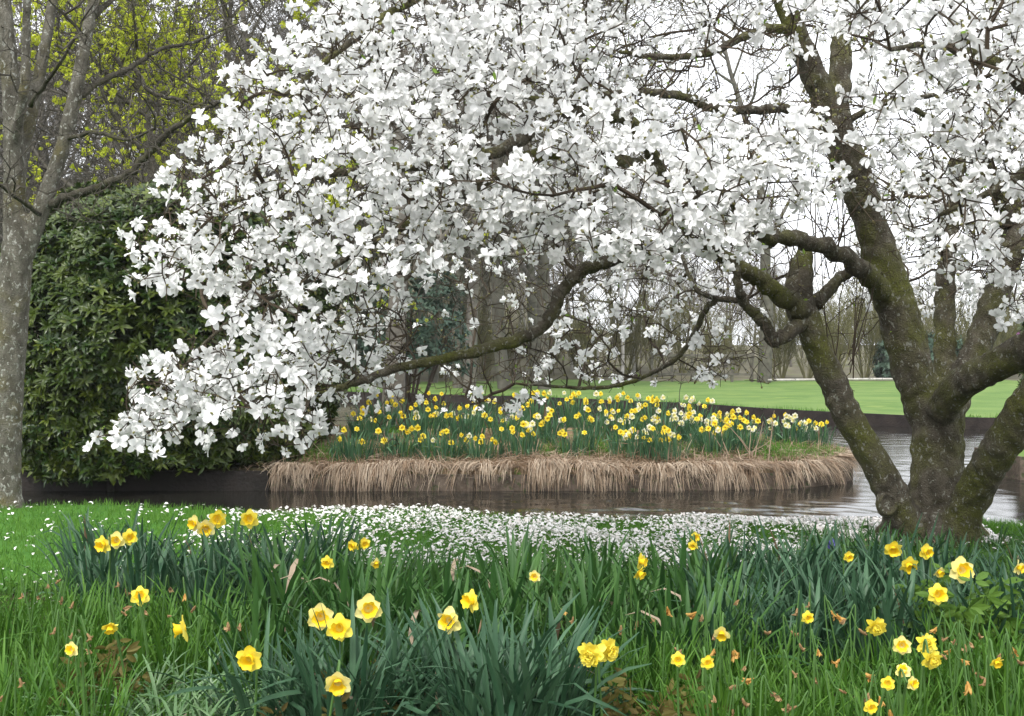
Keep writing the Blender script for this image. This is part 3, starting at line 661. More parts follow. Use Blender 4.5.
def bush(name, label, cat, centre, rad, n, leafmat, zlow, group=None, whorls=WH, sc_=1.0, flowers=None, lump=.16, seed=1):
    rr = np.random.default_rng(seed); centre = np.array(centre, float); rad = np.array(rad, float)
    gz = max(hz(centre[0], centre[1]), WATER); root = thing(name, label, cat, (centre[0], centre[1], gz), group)
    ld = norm(rr.normal(size=(46, 3))); la = rr.uniform(-1, 1, 46)
    d = norm(rr.normal(size=(n, 3))); d[:, 2] = np.where(d[:, 2] < -.93, -d[:, 2], d[:, 2])
    k = np.exp((d @ ld.T - 1) * 22) @ la
    k = 1 + lump * np.clip(k, -1.3, 1.3)
    dep = 1 - .30 * rr.random(n) ** 2.2
    sh = d.copy(); sh[:, 2] = np.sign(d[:, 2]) * np.abs(d[:, 2]) ** .8; hr = np.linalg.norm(d[:, :2], axis=1, keepdims=True); sh[:, :2] = d[:, :2] / np.maximum(hr, 1e-6) * hr ** np.where(d[:, 2:3] > 0, .72, .12)
    P = centre + sh * rad * (k * dep)[:, None]
    ok = P[:, 2] > zlow + .1 * rr.random(n); P, d = P[ok], d[ok]
    ax_ = norm(d * .8 + np.array([0, 0, .55]) + rr.normal(size=P.shape) * .35)
    Fr = frames(ax_, rr.random(len(P)) * 6.28) * (sc_ * rr.uniform(.75, 1.2, (len(P), 1, 1)))
    tint = np.clip(rr.beta(1.3, 2.8, len(P)) , 0, 1); wk = rr.integers(0, len(whorls), len(P)); mb = MB()
    for j, (wv, wf) in enumerate(whorls): mb.inst(wv, wf, Fr[wk == j], P[wk == j], tint[wk == j])
    mb.build('foliage', leafmat, root)
    mb = MB()
    for _ in range(16):
        e_ = centre + norm(rr.normal(size=3) + [0, 0, .3]) * rad * .8; s_ = np.array([centre[0] + rr.normal() * .05, centre[1] + rr.normal() * .05, gz - .05])
        m_ = (s_ + e_) / 2 + [0, 0, -.2]; tube(mb, catmull([s_, m_, e_], 6), np.linspace(.05, .012, 13), 6)
    mb.build('stems', M['rhodo_stem'], root)
    if flowers:
        fm, nf = flowers; idx = rr.choice(len(P), nf, replace=False); mb = MB(); pv, pf = petal_grid(.045, .03, 4, 3)
        for i in idx:
            k_ = 26; dd = norm(rr.normal(size=(k_, 3)) + d[i] * .8); mb.inst(pv, pf, frames(dd, rr.random(k_) * 6.28), P[i] + d[i] * .06 + dd * .05)
        mb.build('flower_heads', fm, root)
    return root
bush('rhododendron_bush', 'big dark green evergreen bush overhanging the water between grey tree and magnolia', 'bush', at(156, 330, 15.45), (2.0, 1.95, 1.95), 17500, M['rhodo'], -.20, lump=.24)
bush('rhododendron_bush', 'leafy evergreen shrub with pink flowers on the right bank', 'bush', at(1095, 365, 17.3), (1.05, .9, 1.25), 2400, M['rhodo'], .0, flowers=(M['pink'], 60), seed=3)
bush('evergreen_shrub', 'blue green evergreen shrub seen through the magnolia behind the island', 'bush', at(405, 318, 24), (1.2, 1.0, 1.1), 800, M['evergreen'], -.2, seed=5, sc_=1.1)
bush('evergreen_shrub', 'blue green conifer shrub at the lawn edge behind the trunk fork', 'bush', at(930, 358, 54), (2.4, 1.8, 1.1), 1300, M['evergreen'], -.2, seed=8, sc_=2.0)

# ------------------------------------------------------------------ bare trees of the wood
def grow(seed, H, r, kids, crown_from=.25, up=.25, spread=1.0, droop=0.0, twig_r=.006):
    rr = np.random.default_rng(seed); A = []
    def br(p, d, Ln, rad, order):
        n = max(3, int(5 - order)) if order else 10
        pts = [p]; st = Ln / n
        for i in range(n):
            d = norm(d + rr.normal(size=3) * (.05 if order == 0 else .20) + np.array([0, 0, (up if order else .05) * (1 - droop * order)]) * .4)
            q = pts[-1] + d * st; f0, f1 = 1 - i / n * .8, 1 - (i + 1) / n * .8
            A.append((*pts[-1], *q, max(rad * f0, twig_r), max(rad * f1, twig_r * .7), order)); pts.append(q)
        if order < len(kids):
            m = kids[order]
            for _ in range(m):
                u = rr.uniform(crown_from if order == 0 else .2, 1) * n; i = min(int(u), n - 1); s = pts[i] + (pts[i + 1] - pts[i]) * (u - i)
                t = norm(pts[i + 1] - pts[i]); side = rr.normal(size=3); side -= t * side.dot(t); side = norm(side)
                nd = norm(t * rr.uniform(.3, .8) + side * spread)
                frac = 1 - .55 * (u / n) if order == 0 else 1 - .4 * u / n
                br(s, nd, Ln * rr.uniform(.42, .62) * frac, rad * (1 - .75 * u / n) * .5, order + 1)
    br(np.zeros(3), np.array([rr.normal() * .04, rr.normal() * .04, 1.]), H, r, 0)
    return np.array(A)
def tree_meshes(A, trunk_mat, twig_mat, split=1):
    mb = MB(); k = A[:, 8] <= split; prisms(mb, A[k, :3], A[k, 3:6], A[k, 6], A[k, 7], 7); tm = mb.mesh('trunk', trunk_mat, smooth=True)
    mb = MB(); k = ~k; prisms(mb, A[k, :3], A[k, 3:6], A[k, 6], A[k, 7], 3); cm = mb.mesh('crown', twig_mat)
    return tm, cm
PT = [tree_meshes(grow(11 + i, 11, .17, (17, 8, 7, 4), .22, .5, 1.0, 0, .0075), M['wood_bark'], M['wood_twig'], 1) for i in range(3)]
PB = [tree_meshes(grow(31 + i, 10.5, .085, (22, 7, 6), .30, .5, .7, .8, .006), M['birch_bark'], M['wood_twig'], 0) for i in range(2)]
def shrub_arr(seed, H, ns_):
    rr = np.random.default_rng(seed); out_ = []
    for _ in range(ns_):
        A = grow(int(rr.integers(1e6)), H * rr.uniform(.6, 1.1), .02, (9, 5), .15, .9, .6, 0, .008); th = rr.random() * 6.28; ti = rr.uniform(.1, .5)
        B = A.copy()
        for o_ in (0, 3):
            x, y, z = A[:, o_], A[:, o_ + 1], A[:, o_ + 2]; B[:, o_] = x + z * ti * math.cos(th) + .08 * math.cos(th); B[:, o_ + 1] = y + z * ti * math.sin(th) + .08 * math.sin(th)
        out_.append(B)
    return np.vstack(out_)
PS = [tree_meshes(shrub_arr(51 + i, 3.4, 16), M['olive_twig'], M['olive_twig'], 0) for i in range(2)]
def bare_tree(name, label, cat, group, meshes, x, y, s, sink=.1, parts=('trunk', 'crown')):
    root = thing(name, label, cat, (x, y, hz(x, y) - sink), group, rng.random() * 6.28); root.scale = (s, s, s * rng.uniform(.9, 1.15))
    for nm, me in zip(parts, meshes): put(nm, me, root)
    return root
r2 = np.random.default_rng(99)
for i in range(38):           # the dense wood at the left
    Y = 26 + 34 * r2.random(); x = (-180 + 740 * (i + r2.random()) / 38 - CX) / F * Y
    if Y > 42 and hz(x, Y) < -.5: Y = 55
    if 20 < Y < y_far(np.array(x)) + 1: Y = float(y_far(np.array(x))) + 1 + 14 * r2.random(); x = (-180 + 740 * (i + r2.random()) / 38 - CX) / F * Y
    bare_tree('bare_tree', 'tall bare grey tree in the dense wood behind the evergreen bush', 'tree', 'bare trees of the wood behind the bush', PT[i % 3], x, Y, r2.uniform(.95, 1.5))
for i in range(10):
    Y = 55 + 25 * r2.random(); x = (400 + 260 * (i + r2.random()) / 10 - CX) / F * Y
    bare_tree('bare_tree', 'slender bare tree in the hazy wood behind the daffodil island', 'tree', 'bare trees behind the island', PT[i % 3], x, Y, r2.uniform(.7, 1.1))
for i in range(36):
    Y = 58 + 26 * r2.random(); x = (640 + 460 * (i + r2.random()) / 36 - CX) / F * Y
    bare_tree('bare_tree', 'low bare hazy tree beyond the far lawn behind the magnolia trunk', 'tree', 'bare trees beyond the far lawn', PT[i % 3], x, Y, r2.uniform(.42, .62) if i < 12 else r2.uniform(.26, .40))
for i, px in enumerate((425, 452, 472, 484, 500, 515, 528, 546, 572, 598, 622, 634, 650)):
    Y = 52 + 7 * r2.random(); x = (px - CX) / F * Y
    bare_tree('birch_tree', 'thin white stemmed birch at the wood edge behind the island', 'tree', 'birches at the wood edge', PB[i % 2], x, Y, r2.uniform(.75, 1.05))
for i in range(34):
    Y = 51.5 + 6 * r2.random(); px_ = 380 + 700 * (i + r2.random()) / 34; x = (px_ - CX) / F * Y
    bare_tree('twiggy_shrub', 'olive twiggy shrub along the far edge of the lawn', 'shrub', 'twiggy shrubs along the lawn edge', PS[i % 2], x, Y, r2.uniform(.7, 1.25), parts=('stems', 'twig_crown'))
# the trunk standing on the far lawn edge, and the brown tree behind the island flowers
A = grow(77, 13, .30, (12, 7, 6, 3), .35, .5, 1.0, 0, .01); tm = tree_meshes(A, M['wood_bark'], M['wood_twig'])
bare_tree('bare_tree', 'single stout grey trunk at the lawn edge beside the wooden fence', 'tree', None, tm, (764 - CX) / F * 49, 49, 1.0)
A = grow(78, 7.5, .20, (10, 7, 6, 3), .3, .5, 1.0, 0, .006); tm = tree_meshes(A, M['wood_bark'], M['wood_twig'])
bare_tree('bare_tree', 'brown rough trunk rising from the yellow daffodils on the island', 'tree', None, tm, (392 - CX) / F * 19, 19, 1.0)

# the maple in yellow green flower
for bx, by, sd_, lb in ((-5.9, 20.2, 401, 'tree with bright yellow green spring tufts behind the grey tree'), (-4.4, 21.4, 402, 'yellow green tufted tree half hidden behind the upper left magnolia blossoms')):
    b3 = np.array([bx, by, 0]); b3[2] = hz(b3[0], b3[1])
    mp_ = thing('maple_tree', lb, 'tree', b3)
    A = grow(sd_, 9.0, .15, (24, 9, 7, 4), .12, .30, 1.15, 0, .005); A[:, :3] += b3; A[:, 3:6] += b3
    mb = MB(); k = A[:, 8] <= 1; prisms(mb, A[k, :3], A[k, 3:6], A[k, 6], A[k, 7], 7); mb.build('trunk', M['wood_bark'], mp_, smooth=True)
    mb = MB(); k = ~k; prisms(mb, A[k, :3], A[k, 3:6], A[k, 6], A[k, 7], 3); mb.build('crown', M['grey_twig'], mp_)
    ends = A[A[:, 8] >= 3][:, 3:6]; ends = ends[rng.random(len(ends)) < .8]
    # tufts come in patches
    pn = np.sin(ends[:, 0] * 1.9 + 1) + np.sin(ends[:, 2] * 2.3 + ends[:, 0]) + np.sin(ends[:, 1] * 1.7); ends = ends[pn > -.55]; ends = ends[rng.permutation(len(ends))[:3600]]
    tv, tf_ = [], []; n = 0; lv, lf_ = leaf_shape(.05, .03, .2, .4, 3)
    for k in range(10):
        d_ = norm(np.random.default_rng(k).normal(size=(1, 3))); Fr = frames(d_, np.array([k * 1.0]))[0]; tv.append(lv @ Fr.T + d_ * .03); tf_.append(lf_ + n); n += len(lv)
    tv, tf_ = np.vstack(tv), np.vstack(tf_); mb = MB(); mb.inst(tv, tf_, frames(rng.normal(size=(len(ends), 3)), rng.random(len(ends)) * 6) * rng.uniform(.6, 1.35, (len(ends), 1, 1)), ends)
    mb.build('foliage', M['maple_tuft'], mp_)

# ------------------------------------------------------------------ fence and pale log at the end of the lawn
x0, x1, Y = (652 - CX) / F * 49.5, (752 - CX) / F * 49.5, 49.5
fz = hz(x0, Y); fr = thing('wooden_fence', 'dark wooden fence with crossed braces at the end of the lawn', 'fence', ((x0 + x1) / 2, Y, fz))
def boxm(mb, a, b):
    a, b = np.minimum(a, b), np.maximum(a, b); V = np.array([(x, y, z) for x in (a[0], b[0]) for y in (a[1], b[1]) for z in (a[2], b[2])])
    mb.add(V, [(0, 1, 3, 2), (4, 6, 7, 5), (0, 4, 5, 1), (2, 3, 7, 6), (0, 2, 6, 4), (1, 5, 7, 3)])
pxs = np.linspace(x0, x1, 6)
for x in pxs: mb = MB(); boxm(mb, np.array([x - .05, Y - .06, fz - .2]), np.array([x + .05, Y + .06, fz + 1.2])); mb.build('post', M['wood_bark'], fr)
for z in (.30, 1.08): mb = MB(); boxm(mb, np.array([x0, Y - .10, fz + z - .05]), np.array([x1, Y - .063, fz + z + .05])); mb.build('rail', M['wood_bark'], fr)
for a, b in zip(pxs[:-1], pxs[1:]):
    for s in (0, 1):
        mb = MB(); yy = Y + .075 + .04 * s; tube(mb, [(a + .07, yy, fz + (.36 if s else 1.02)), ((a + b) / 2, yy, fz + .69), (b - .07, yy, fz + (1.02 if s else .36))], .02, 6); mb.build('brace', M['wood_bark'], fr)
P = np.array([at(768, 378, 48.6), at(820, 381, 48.9), at(870, 381, 49), at(912, 380, 49.3)]); P[:, 2] = [hz(a, b) + .10 for a, b, _ in P]
mb = MB(); tube(mb, catmull(P, 4), .05, 8, bump=.04); tag(mb.build('pale_log', M['birch_bark'], smooth=True), 'pale log lying along the far edge of the lawn', 'log')
P = np.array([at(640, 380, 50), at(700, 381, 50.2), at(750, 380, 50.2)]); P[:, 2] = [hz(a, b) + .14 for a, b, _ in P]

# ------------------------------------------------------------------ straw, grass and petals
def ribbons(mb, S, D, Ln, W, sag, seg=4, tint=None, mi=0):
    """bent blades: start S, horizontal-ish direction D, droop sag"""
    n = len(S); u = np.linspace(0, 1, seg + 1); side = norm(np.cross(D, np.array([0, 0, 1.])) + rng.normal(size=(n, 3)) * .25)
    V = []
    for a in u:
        c = S + D * (Ln * a)[:, None]; c[:, 2] -= sag * a ** 2; w_ = (W * (1 - a ** 2 * .85))[:, None]
        V += [c - side * w_ / 2, c + side * w_ / 2]
    V = np.stack(V, 1).reshape(-1, 3); k = 2 * (seg + 1)
    tf = np.array([(2 * i, 2 * i + 1, 2 * i + 3, 2 * i + 2) for i in range(seg)])
    mb.add(V, (tf[None] + (np.arange(n) * k)[:, None, None]).reshape(-1, 4), np.repeat(rng.random(n) if tint is None else tint, k), mi)
ifr = catmull(ISLAND[2:13], 40); seg = np.linalg.norm(np.diff(ifr, axis=0), axis=1); cs = np.concatenate([[0], np.cumsum(seg)])
def edge_pt(u):
    p = np.stack([np.interp(u, cs, ifr[:, 0]), np.interp(u, cs, ifr[:, 1])], 1); q = np.stack([np.interp(u + .02, cs, ifr[:, 0]), np.interp(u + .02, cs, ifr[:, 1])], 1)
    t = norm(q - p); return p, np.stack([t[:, 1], -t[:, 0]], 1)
mb = MB(); nt_ = 230; uc = rng.random(nt_) * cs[-1]; per = rng.integers(8, 40, nt_); uu = np.repeat(uc, per); n = len(uu)
hang = np.repeat(rng.uniform(.15, 1.15, nt_), per) * rng.uniform(.6, 1.15, n); wd = np.repeat(rng.uniform(.012, .075, nt_), per); tdir = np.repeat(rng.normal(size=nt_) * .35, per); tcol = np.repeat(rng.uniform(.2, .9, nt_), per)
u = np.clip(uu + rng.normal(size=n) * wd, 0, cs[-1] - .03); k = np.interp(u, cs, ifr[:, 0]) > -2.85; u, hang, tdir, tcol = u[k], hang[k], tdir[k], tcol[k]; n = len(u)
p_, nn = edge_pt(u); tn = np.stack([-nn[:, 1], nn[:, 0]], 1); inl = .02 + .22 * rng.random(n); S = np.column_stack([p_ - nn * inl[:, None], np.zeros(n)]); S[:, 2] = np.maximum(hv(S), -.11) + .035 + .05 * rng.random(n)
D = norm(np.column_stack([nn + tn * tdir[:, None] + rng.normal(size=(n, 2)) * .15, .1 * rng.random(n)])); Ln = inl + .11 + .10 * rng.random(n)
ribbons(mb, S, D, Ln, .006 + .007 * rng.random(n), (.33 * hang), 5, tint=np.clip(tcol + rng.normal(size=n) * .2, 0, 1))
n = 15000; u = rng.random(n) * cs[-1]; p_, nn = edge_pt(u); inl = np.abs(rng.normal(size=n)) * .6; S = np.column_stack([p_ - nn * inl[:, None], np.zeros(n)]); S[:, 2] = hv(S) + .02 + .05 * rng.random(n)
ok = (sdf(S[:, :2], ISLAND) > .03) & (S[:, 0] > -2.9 + .3 * rng.normal(size=n)); S = S[ok]; nn = nn[ok]; n = len(S)
D = norm(np.column_stack([nn * .25 + rng.normal(size=(n, 2)) * .9, -.12 + .5 * rng.random(n)])); ribbons(mb, S, D, .08 + .26 * rng.random(n), .006 + .007 * rng.random(n), .02 + .09 * rng.random(n), 3, tint=np.clip(.30 + .25 * np.sin(S[:, 0] * 3.1 + S[:, 1] * 5) + .3 * rng.normal(size=n), 0, 1) * .75)
n = 3200; u = rng.random(n) * cs[-1]; p_, nn = edge_pt(u); inl = .05 + .55 * rng.random(n); S = np.column_stack([p_ - nn * inl[:, None], np.zeros(n)]); ok = (sdf(S[:, :2], ISLAND) > .02) & (S[:, 0] > -2.9); S = S[ok]; nn = nn[ok]; S[:, 2] = hv(S) + .01; n = len(S)
ribbons(mb, S, norm(np.column_stack([nn * .3 + rng.normal(size=(n, 2)) * .7, .15 + .6 * rng.random(n)])), .08 + .2 * rng.random(n), np.full(n, .007), .02 + .12 * rng.random(n), 4, tint=rng.random(n) * .8)
tag(mb.build('dead_grass', M['straw']), 'bleached dead grass hanging over the island edging', 'dead grass', kind='stuff')

def blades(mb, P, hmin, hmax, W, lean=.5, tint=None):
    n = len(P); h = hmin + (hmax - hmin) * rng.random(n); a = rng.random(n) * 6.28; ln = lean * rng.random(n)
    D = np.stack([np.cos(a) * ln, np.sin(a) * ln, np.ones(n)], 1); ribbons(mb, P, norm(D), h, np.full(n, W), h * ln * .5, 3, tint)
mb = MB(); n = 105000; x = -7.5 + 15 * rng.random(n); yb, yn = y_bed(x) - .15, y_near(x) + .03; y = yb + (yn - yb) * rng.random(n) ** .85
P = np.column_stack([x, y, np.zeros(n)]); ok = np.abs(x / y) < .50; P = P[ok]; P[:, 2] = hv(P) - .005
blades(mb, P, .035, .085, .006, .9)
n = 3000; x = -6 + 12 * rng.random(n); P = np.column_stack([x, y_near(x) - .12 * rng.random(n) ** 2, np.zeros(n)]); ok = (np.sin(x * 5) + np.sin(x * 2.3 + 2) + rng.normal(size=n) * .5) > .2; P = P[ok]; P[:, 2] = hv(P) - .02
blades(mb, P, .05, .11, .006, .8)
c_ = at(262, 497, 10.7); n = 320; P = np.column_stack([c_[0] + rng.normal(size=n) * .13, 10.68 + rng.normal(size=n) * .05, np.zeros(n)]); P[:, 2] = hv(P) - .02; blades(mb, P, .15, .32, .008, .6)
tag(mb.build('grass', M['blade']), 'short green grass of the lawn along the near bank', 'grass', kind='stuff')
# green growth on the island
mb = MB(); cs_ = [(300, 15.4, 500), (340, 15.3, 700), (420, 15.6, 600), (455, 15.5, 500), (560, 15.5, 500), (600, 15.7, 500), (700, 15.5, 350), (775, 15.6, 1300), (800, 15.9, 900), (835, 16.3, 700), (820, 15.5, 400), (380, 17, 500), (520, 17, 500), (640, 17.5, 600), (760, 17, 500)]
for px_, Y, n in cs_:
    P = np.column_stack([(px_ - CX) / F * Y + rng.normal(size=n) * .22, Y + rng.normal(size=n) * .22, np.zeros(n)]); P = P[sdf(P[:, :2], ISLAND) > .06]; P[:, 2] = hv(P) - .01; blades(mb, P, .06, .20, .012, 1.0)
n = 9000; x = -6 + 20 * rng.random(n); P = np.column_stack([x, y_far(x) + .03 + .25 * rng.random(n) ** 2, np.zeros(n)]); P[:, 2] = -.13; k_ = np.sin(x * 3) + np.sin(x * 1.3 + 1) + rng.normal(size=n) * .6 > .1; fb = MB(); blades(fb, P[k_], .05, .16, .014, 1.2)
tag(fb.build('bank_grass', M['blade']), 'rough grass fringe along the far timber edging', 'grass', kind='stuff')
tag(mb.build('island_grass', M['blade']), 'bright green grass tufts on the island bank', 'grass', kind='stuff')
# fallen petals
pv, pf = petal_grid(.036, .021, 4, 3); pv = pv - [0, .018, 0]; pv[:, 2] += .012 * np.cos(pv[:, 1] * 60)
n = 14000; x = -2.4 + 5.9 * rng.random(n); yb, yn = y_bed(x) - .1, y_near(x); y = yb + (yn - yb) * rng.random(n)
wgt = sstep(-2.6, -.2, x + .5 * rng.normal(size=n)); ok = rng.random(n) < .25 * wgt + .75 * wgt * (np.sin(x * 2.1 + y * 3) + np.sin(x * 4.7 - y * 2) + 1.4 > rng.random(n)); P1_ = np.stack([x, y], 1)[ok]
n = 560; x = -5.2 + 4.5 * rng.random(n); yb, yn = y_bed(x), y_near(x); P2_ = np.stack([x, yb + (yn - yb) * rng.random(n)], 1)
n = 120; P3_ = np.stack([-3.4 + 1.3 * rng.random(n), 5.6 + 1.6 * rng.random(n)], 1); n = 300; P4_ = np.stack([3.0 + 2.5 * rng.random(n), 7.8 + 2 * rng.random(n)], 1)
P = np.vstack([P1_, P2_, P3_, P4_]); P = np.column_stack([P, np.zeros(len(P))]); P[:, 2] = hv(P) + .022 + .035 * rng.random(len(P)); n = len(P)
mb = MB(); mb.inst(pv, pf, frames(norm(rng.normal(size=(n, 3)) * .35 + [0, -.1, 1]), rng.random(n) * 6.28) * rng.uniform(.5, 1.2, (n, 1, 1)), P, tint=rng.random(n) ** 2)
tag(mb.build('fallen_petals', M['fallen'], smooth=True), 'white magnolia petals fallen thickly on the grass', 'petals', kind='stuff')

# ------------------------------------------------------------------ daffodils
def strap(Ln, W, lean, sag, az, twist, seg=7, fold=.18, kink=None):
    u = np.linspace(0, 1, seg + 1); ang = lean + sag * u ** 1.8
    if kink: ang = ang + np.where(u > kink[0], kink[1], 0)
    st = Ln / seg; rr_ = np.concatenate([[0], np.cumsum(np.sin((ang[:-1] + ang[1:]) / 2) * st)]); zz = np.concatenate([[0], np.cumsum(np.cos((ang[:-1] + ang[1:]) / 2) * st)])
    wv = W * np.minimum(1, .55 + u * 1.6) * (1 - np.clip((u - .72) / .28, 0, 1) ** 2 * .80); V = []
    for i in range(seg + 1):
        tw = twist * u[i]; s = np.array([-math.sin(az) * math.cos(tw) , math.cos(az) * math.cos(tw), math.sin(tw) * .6]); c = np.array([math.cos(az) * rr_[i], math.sin(az) * rr_[i], zz[i]])
        nrm = np.array([-math.cos(az) * math.cos(ang[i]), -math.sin(az) * math.cos(ang[i]), math.sin(ang[i])])
        V += [c - s * wv[i] / 2 + nrm * fold * wv[i], c, c + s * wv[i] / 2 + nrm * fold * wv[i]]
    Fq = [(i * 3 + j, i * 3 + j + 1, i * 3 + 4 + j, i * 3 + 3 + j) for i in range(seg) for j in range(2)]
    return np.array(V), np.array(Fq)
def clump_mesh(seed, n, h, W, rad, lean=(.05, .5), sag=(.1, .9), mat='daf_blue', kinkp=.08, flop=0.0):
    rr = np.random.default_rng(seed); mb = MB()
    for _ in range(n):
        a = rr.random() * 6.28; rr_ = rad * math.sqrt(rr.random()); az = a + rr.normal() * .7; Ln = h * rr.uniform(.65, 1.12); fl = rr.random() < flop
        V, Fq = strap(Ln, W * rr.uniform(.7, 1.2), rr.uniform(*lean) * (.4 + .6 * rr_ / rad) + (.4 if fl else 0), rr.uniform(*sag) + (1.2 if fl else 0), az, rr.normal() * .9, kink=(rr.uniform(.45, .8), rr.uniform(.7, 1.7)) if rr.random() < kinkp + .05 else None)
        mb.add(V + [math.cos(a) * rr_, math.sin(a) * rr_, -.02], Fq, np.clip(rr.normal(.45, .32), 0, 1), 1 if rr.random() < .018 else 0)
    return mb.mesh('foliage', [M[mat], M['straw']], smooth=True)
CL = {
 'blue': [clump_mesh(100 + i, 46, .47, .021, .13, mat='daf_blue') for i in range(4)],
 'front': [clump_mesh(120 + i, 58, .46, .018, .13, (.05, .6), (.2, 1.1), 'daf_blue', .12, .15) for i in range(4)],
 'green': [clump_mesh(140 + i, 60, .36, .0095, .15, (.03, .5), (.1, 1.0), 'daf_green', .10, .06) for i in range(4)],
 'mid': [clump_mesh(160 + i, 40, .47, .022, .14, (.05, .55), (.1, .9), 'daf_mid', .08, .10) for i in range(4)],
 'low': [clump_mesh(180 + i, 44, .24, .013, .13, (.1, .9), (.2, 1.2), 'daf_mid', .1, .2) for i in range(3)],
 'flop': [clump_mesh(200 + i, 54, .36, .013, .11, (.3, 1.1), (.7, 1.7), 'daf_pale', .1, .3) for i in range(3)],
 'island': [clump_mesh(220 + i, 105, .42, .017, .24, (.03, .35), (.05, .5), 'island_leaf', .06) for i in range(4)],
}
r3 = np.random.default_rng(5)
def zone(kind, n, pa, pb, ya, yb, sc_, label, group):
    pts = []
    for k in range(n):
        best = None
        for _ in range(14):
            q = (pa + (pb - pa) * r3.random(), ya + (yb - ya) * r3.random()); d = min([((q[0] - o[0]) / 260) ** 2 * 9 + (q[1] - o[1]) ** 2 for o in pts] or [9])
            if best is None or d > best[0]: best = (d, q)
        pts.append(best[1])
    for px_, Y in pts:
        x = (px_ - CX) / F * Y; o = put('daffodil_clump', CL[kind][r3.integers(len(CL[kind]))], None, (x, Y, hz(x, Y)), (0, 0, r3.random() * 6.28), sc_ * r3.uniform(.88, 1.12)); tag(o, label, 'daffodil leaves', group)
zone('blue', 13, 85, 325, 6.0, 6.9, .96, 'blue green clump of daffodil leaves bordering the lawn by the grey tree', 'leaf clumps bordering the lawn')
zone('green', 15, -60, 95, 3.9, 5.6, .98, 'narrow bright green clump of daffodil leaves below the grey tree', 'narrow green clumps below the grey tree')
zone('green', 11, 80, 240, 4.75, 5.6, .95, 'narrow bright green clump of daffodil leaves below the grey tree', 'narrow green clumps below the grey tree')
zone('front', 6, 255, 400, 4.0, 4.35, 1.08, 'blue green floppy leaf clump around the six yellow trumpet daffodils', 'leaf clumps around the six trumpet daffodils')
zone('front', 6, 455, 570, 3.9, 4.25, 1.08, 'dense blue green leaf clump beside the double yellow daffodil', 'leaf clumps beside the double daffodil')
zone('mid', 28, 260, 720, 4.75, 6.1, 1.0, 'broad mid green daffodil leaves in the middle of the bed', 'broad leaf clumps in the middle of the bed')
zone('blue', 30, 700, 1070, 4.9, 6.3, .98, 'blue green clump of daffodil leaves in front of the magnolia trunk', 'leaf clumps in front of the magnolia')
zone('green', 30, 690, 1080, 3.8, 4.75, .98, 'narrow green clump of daffodil leaves among withered brown flowers', 'narrow clumps among the withered flowers')
zone('green', 7, 600, 700, 4.35, 4.75, .95, 'narrow green clump of daffodil leaves among withered brown flowers', 'narrow clumps among the withered flowers')
zone('low', 26, 780, 1070, 6.5, 8.3, 1.0, 'low dark green leaf tuft around the foot of the magnolia', 'leaf tufts at the magnolia foot')
zone('low', 20, 330, 790, 6.2, 7.2, 1.0, 'low green leaf tuft along the petal covered lawn', 'leaf tufts along the petals')
zone('flop', 11, 95, 245, 3.85, 4.6, .85, 'pale silvery arching leaf clump low in the bed', 'pale arching leaf clumps')
# low growth that fills the bed between the clumps
mb = MB(); n = 26000; Y = 3.4 + 4.8 * rng.random(n); x = (rng.random(n) * 1.0 - .5) * Y * 1.0; ok = Y < y_bed(x); P = np.column_stack([x, Y, np.zeros(n)])[ok]; P[:, 2] = hv(P) - .01; blades(mb, P, .06, .20, .010, 1.1)
lv, lf_ = leaf_shape(.05, .022, .2, .3, 4); n = 16000; Y = 3.4 + 4.6 * rng.random(n); x = (rng.random(n) - .5) * Y; ok = Y < y_bed(x); P = np.column_stack([x, Y, np.zeros(n)])[ok]; n = len(P); P[:, 2] = hv(P) + .01 + .07 * rng.random(n)
mb.inst(lv, lf_, frames(norm(rng.normal(size=(n, 3)) * .5 + [0, 0, 1]), rng.random(n) * 6.28) * rng.uniform(.6, 1.3, (n, 1, 1)), P)
tag(mb.build('bed_undergrowth', M['daf_green']), 'low green growth covering the soil between the daffodils', 'undergrowth', kind='stuff')

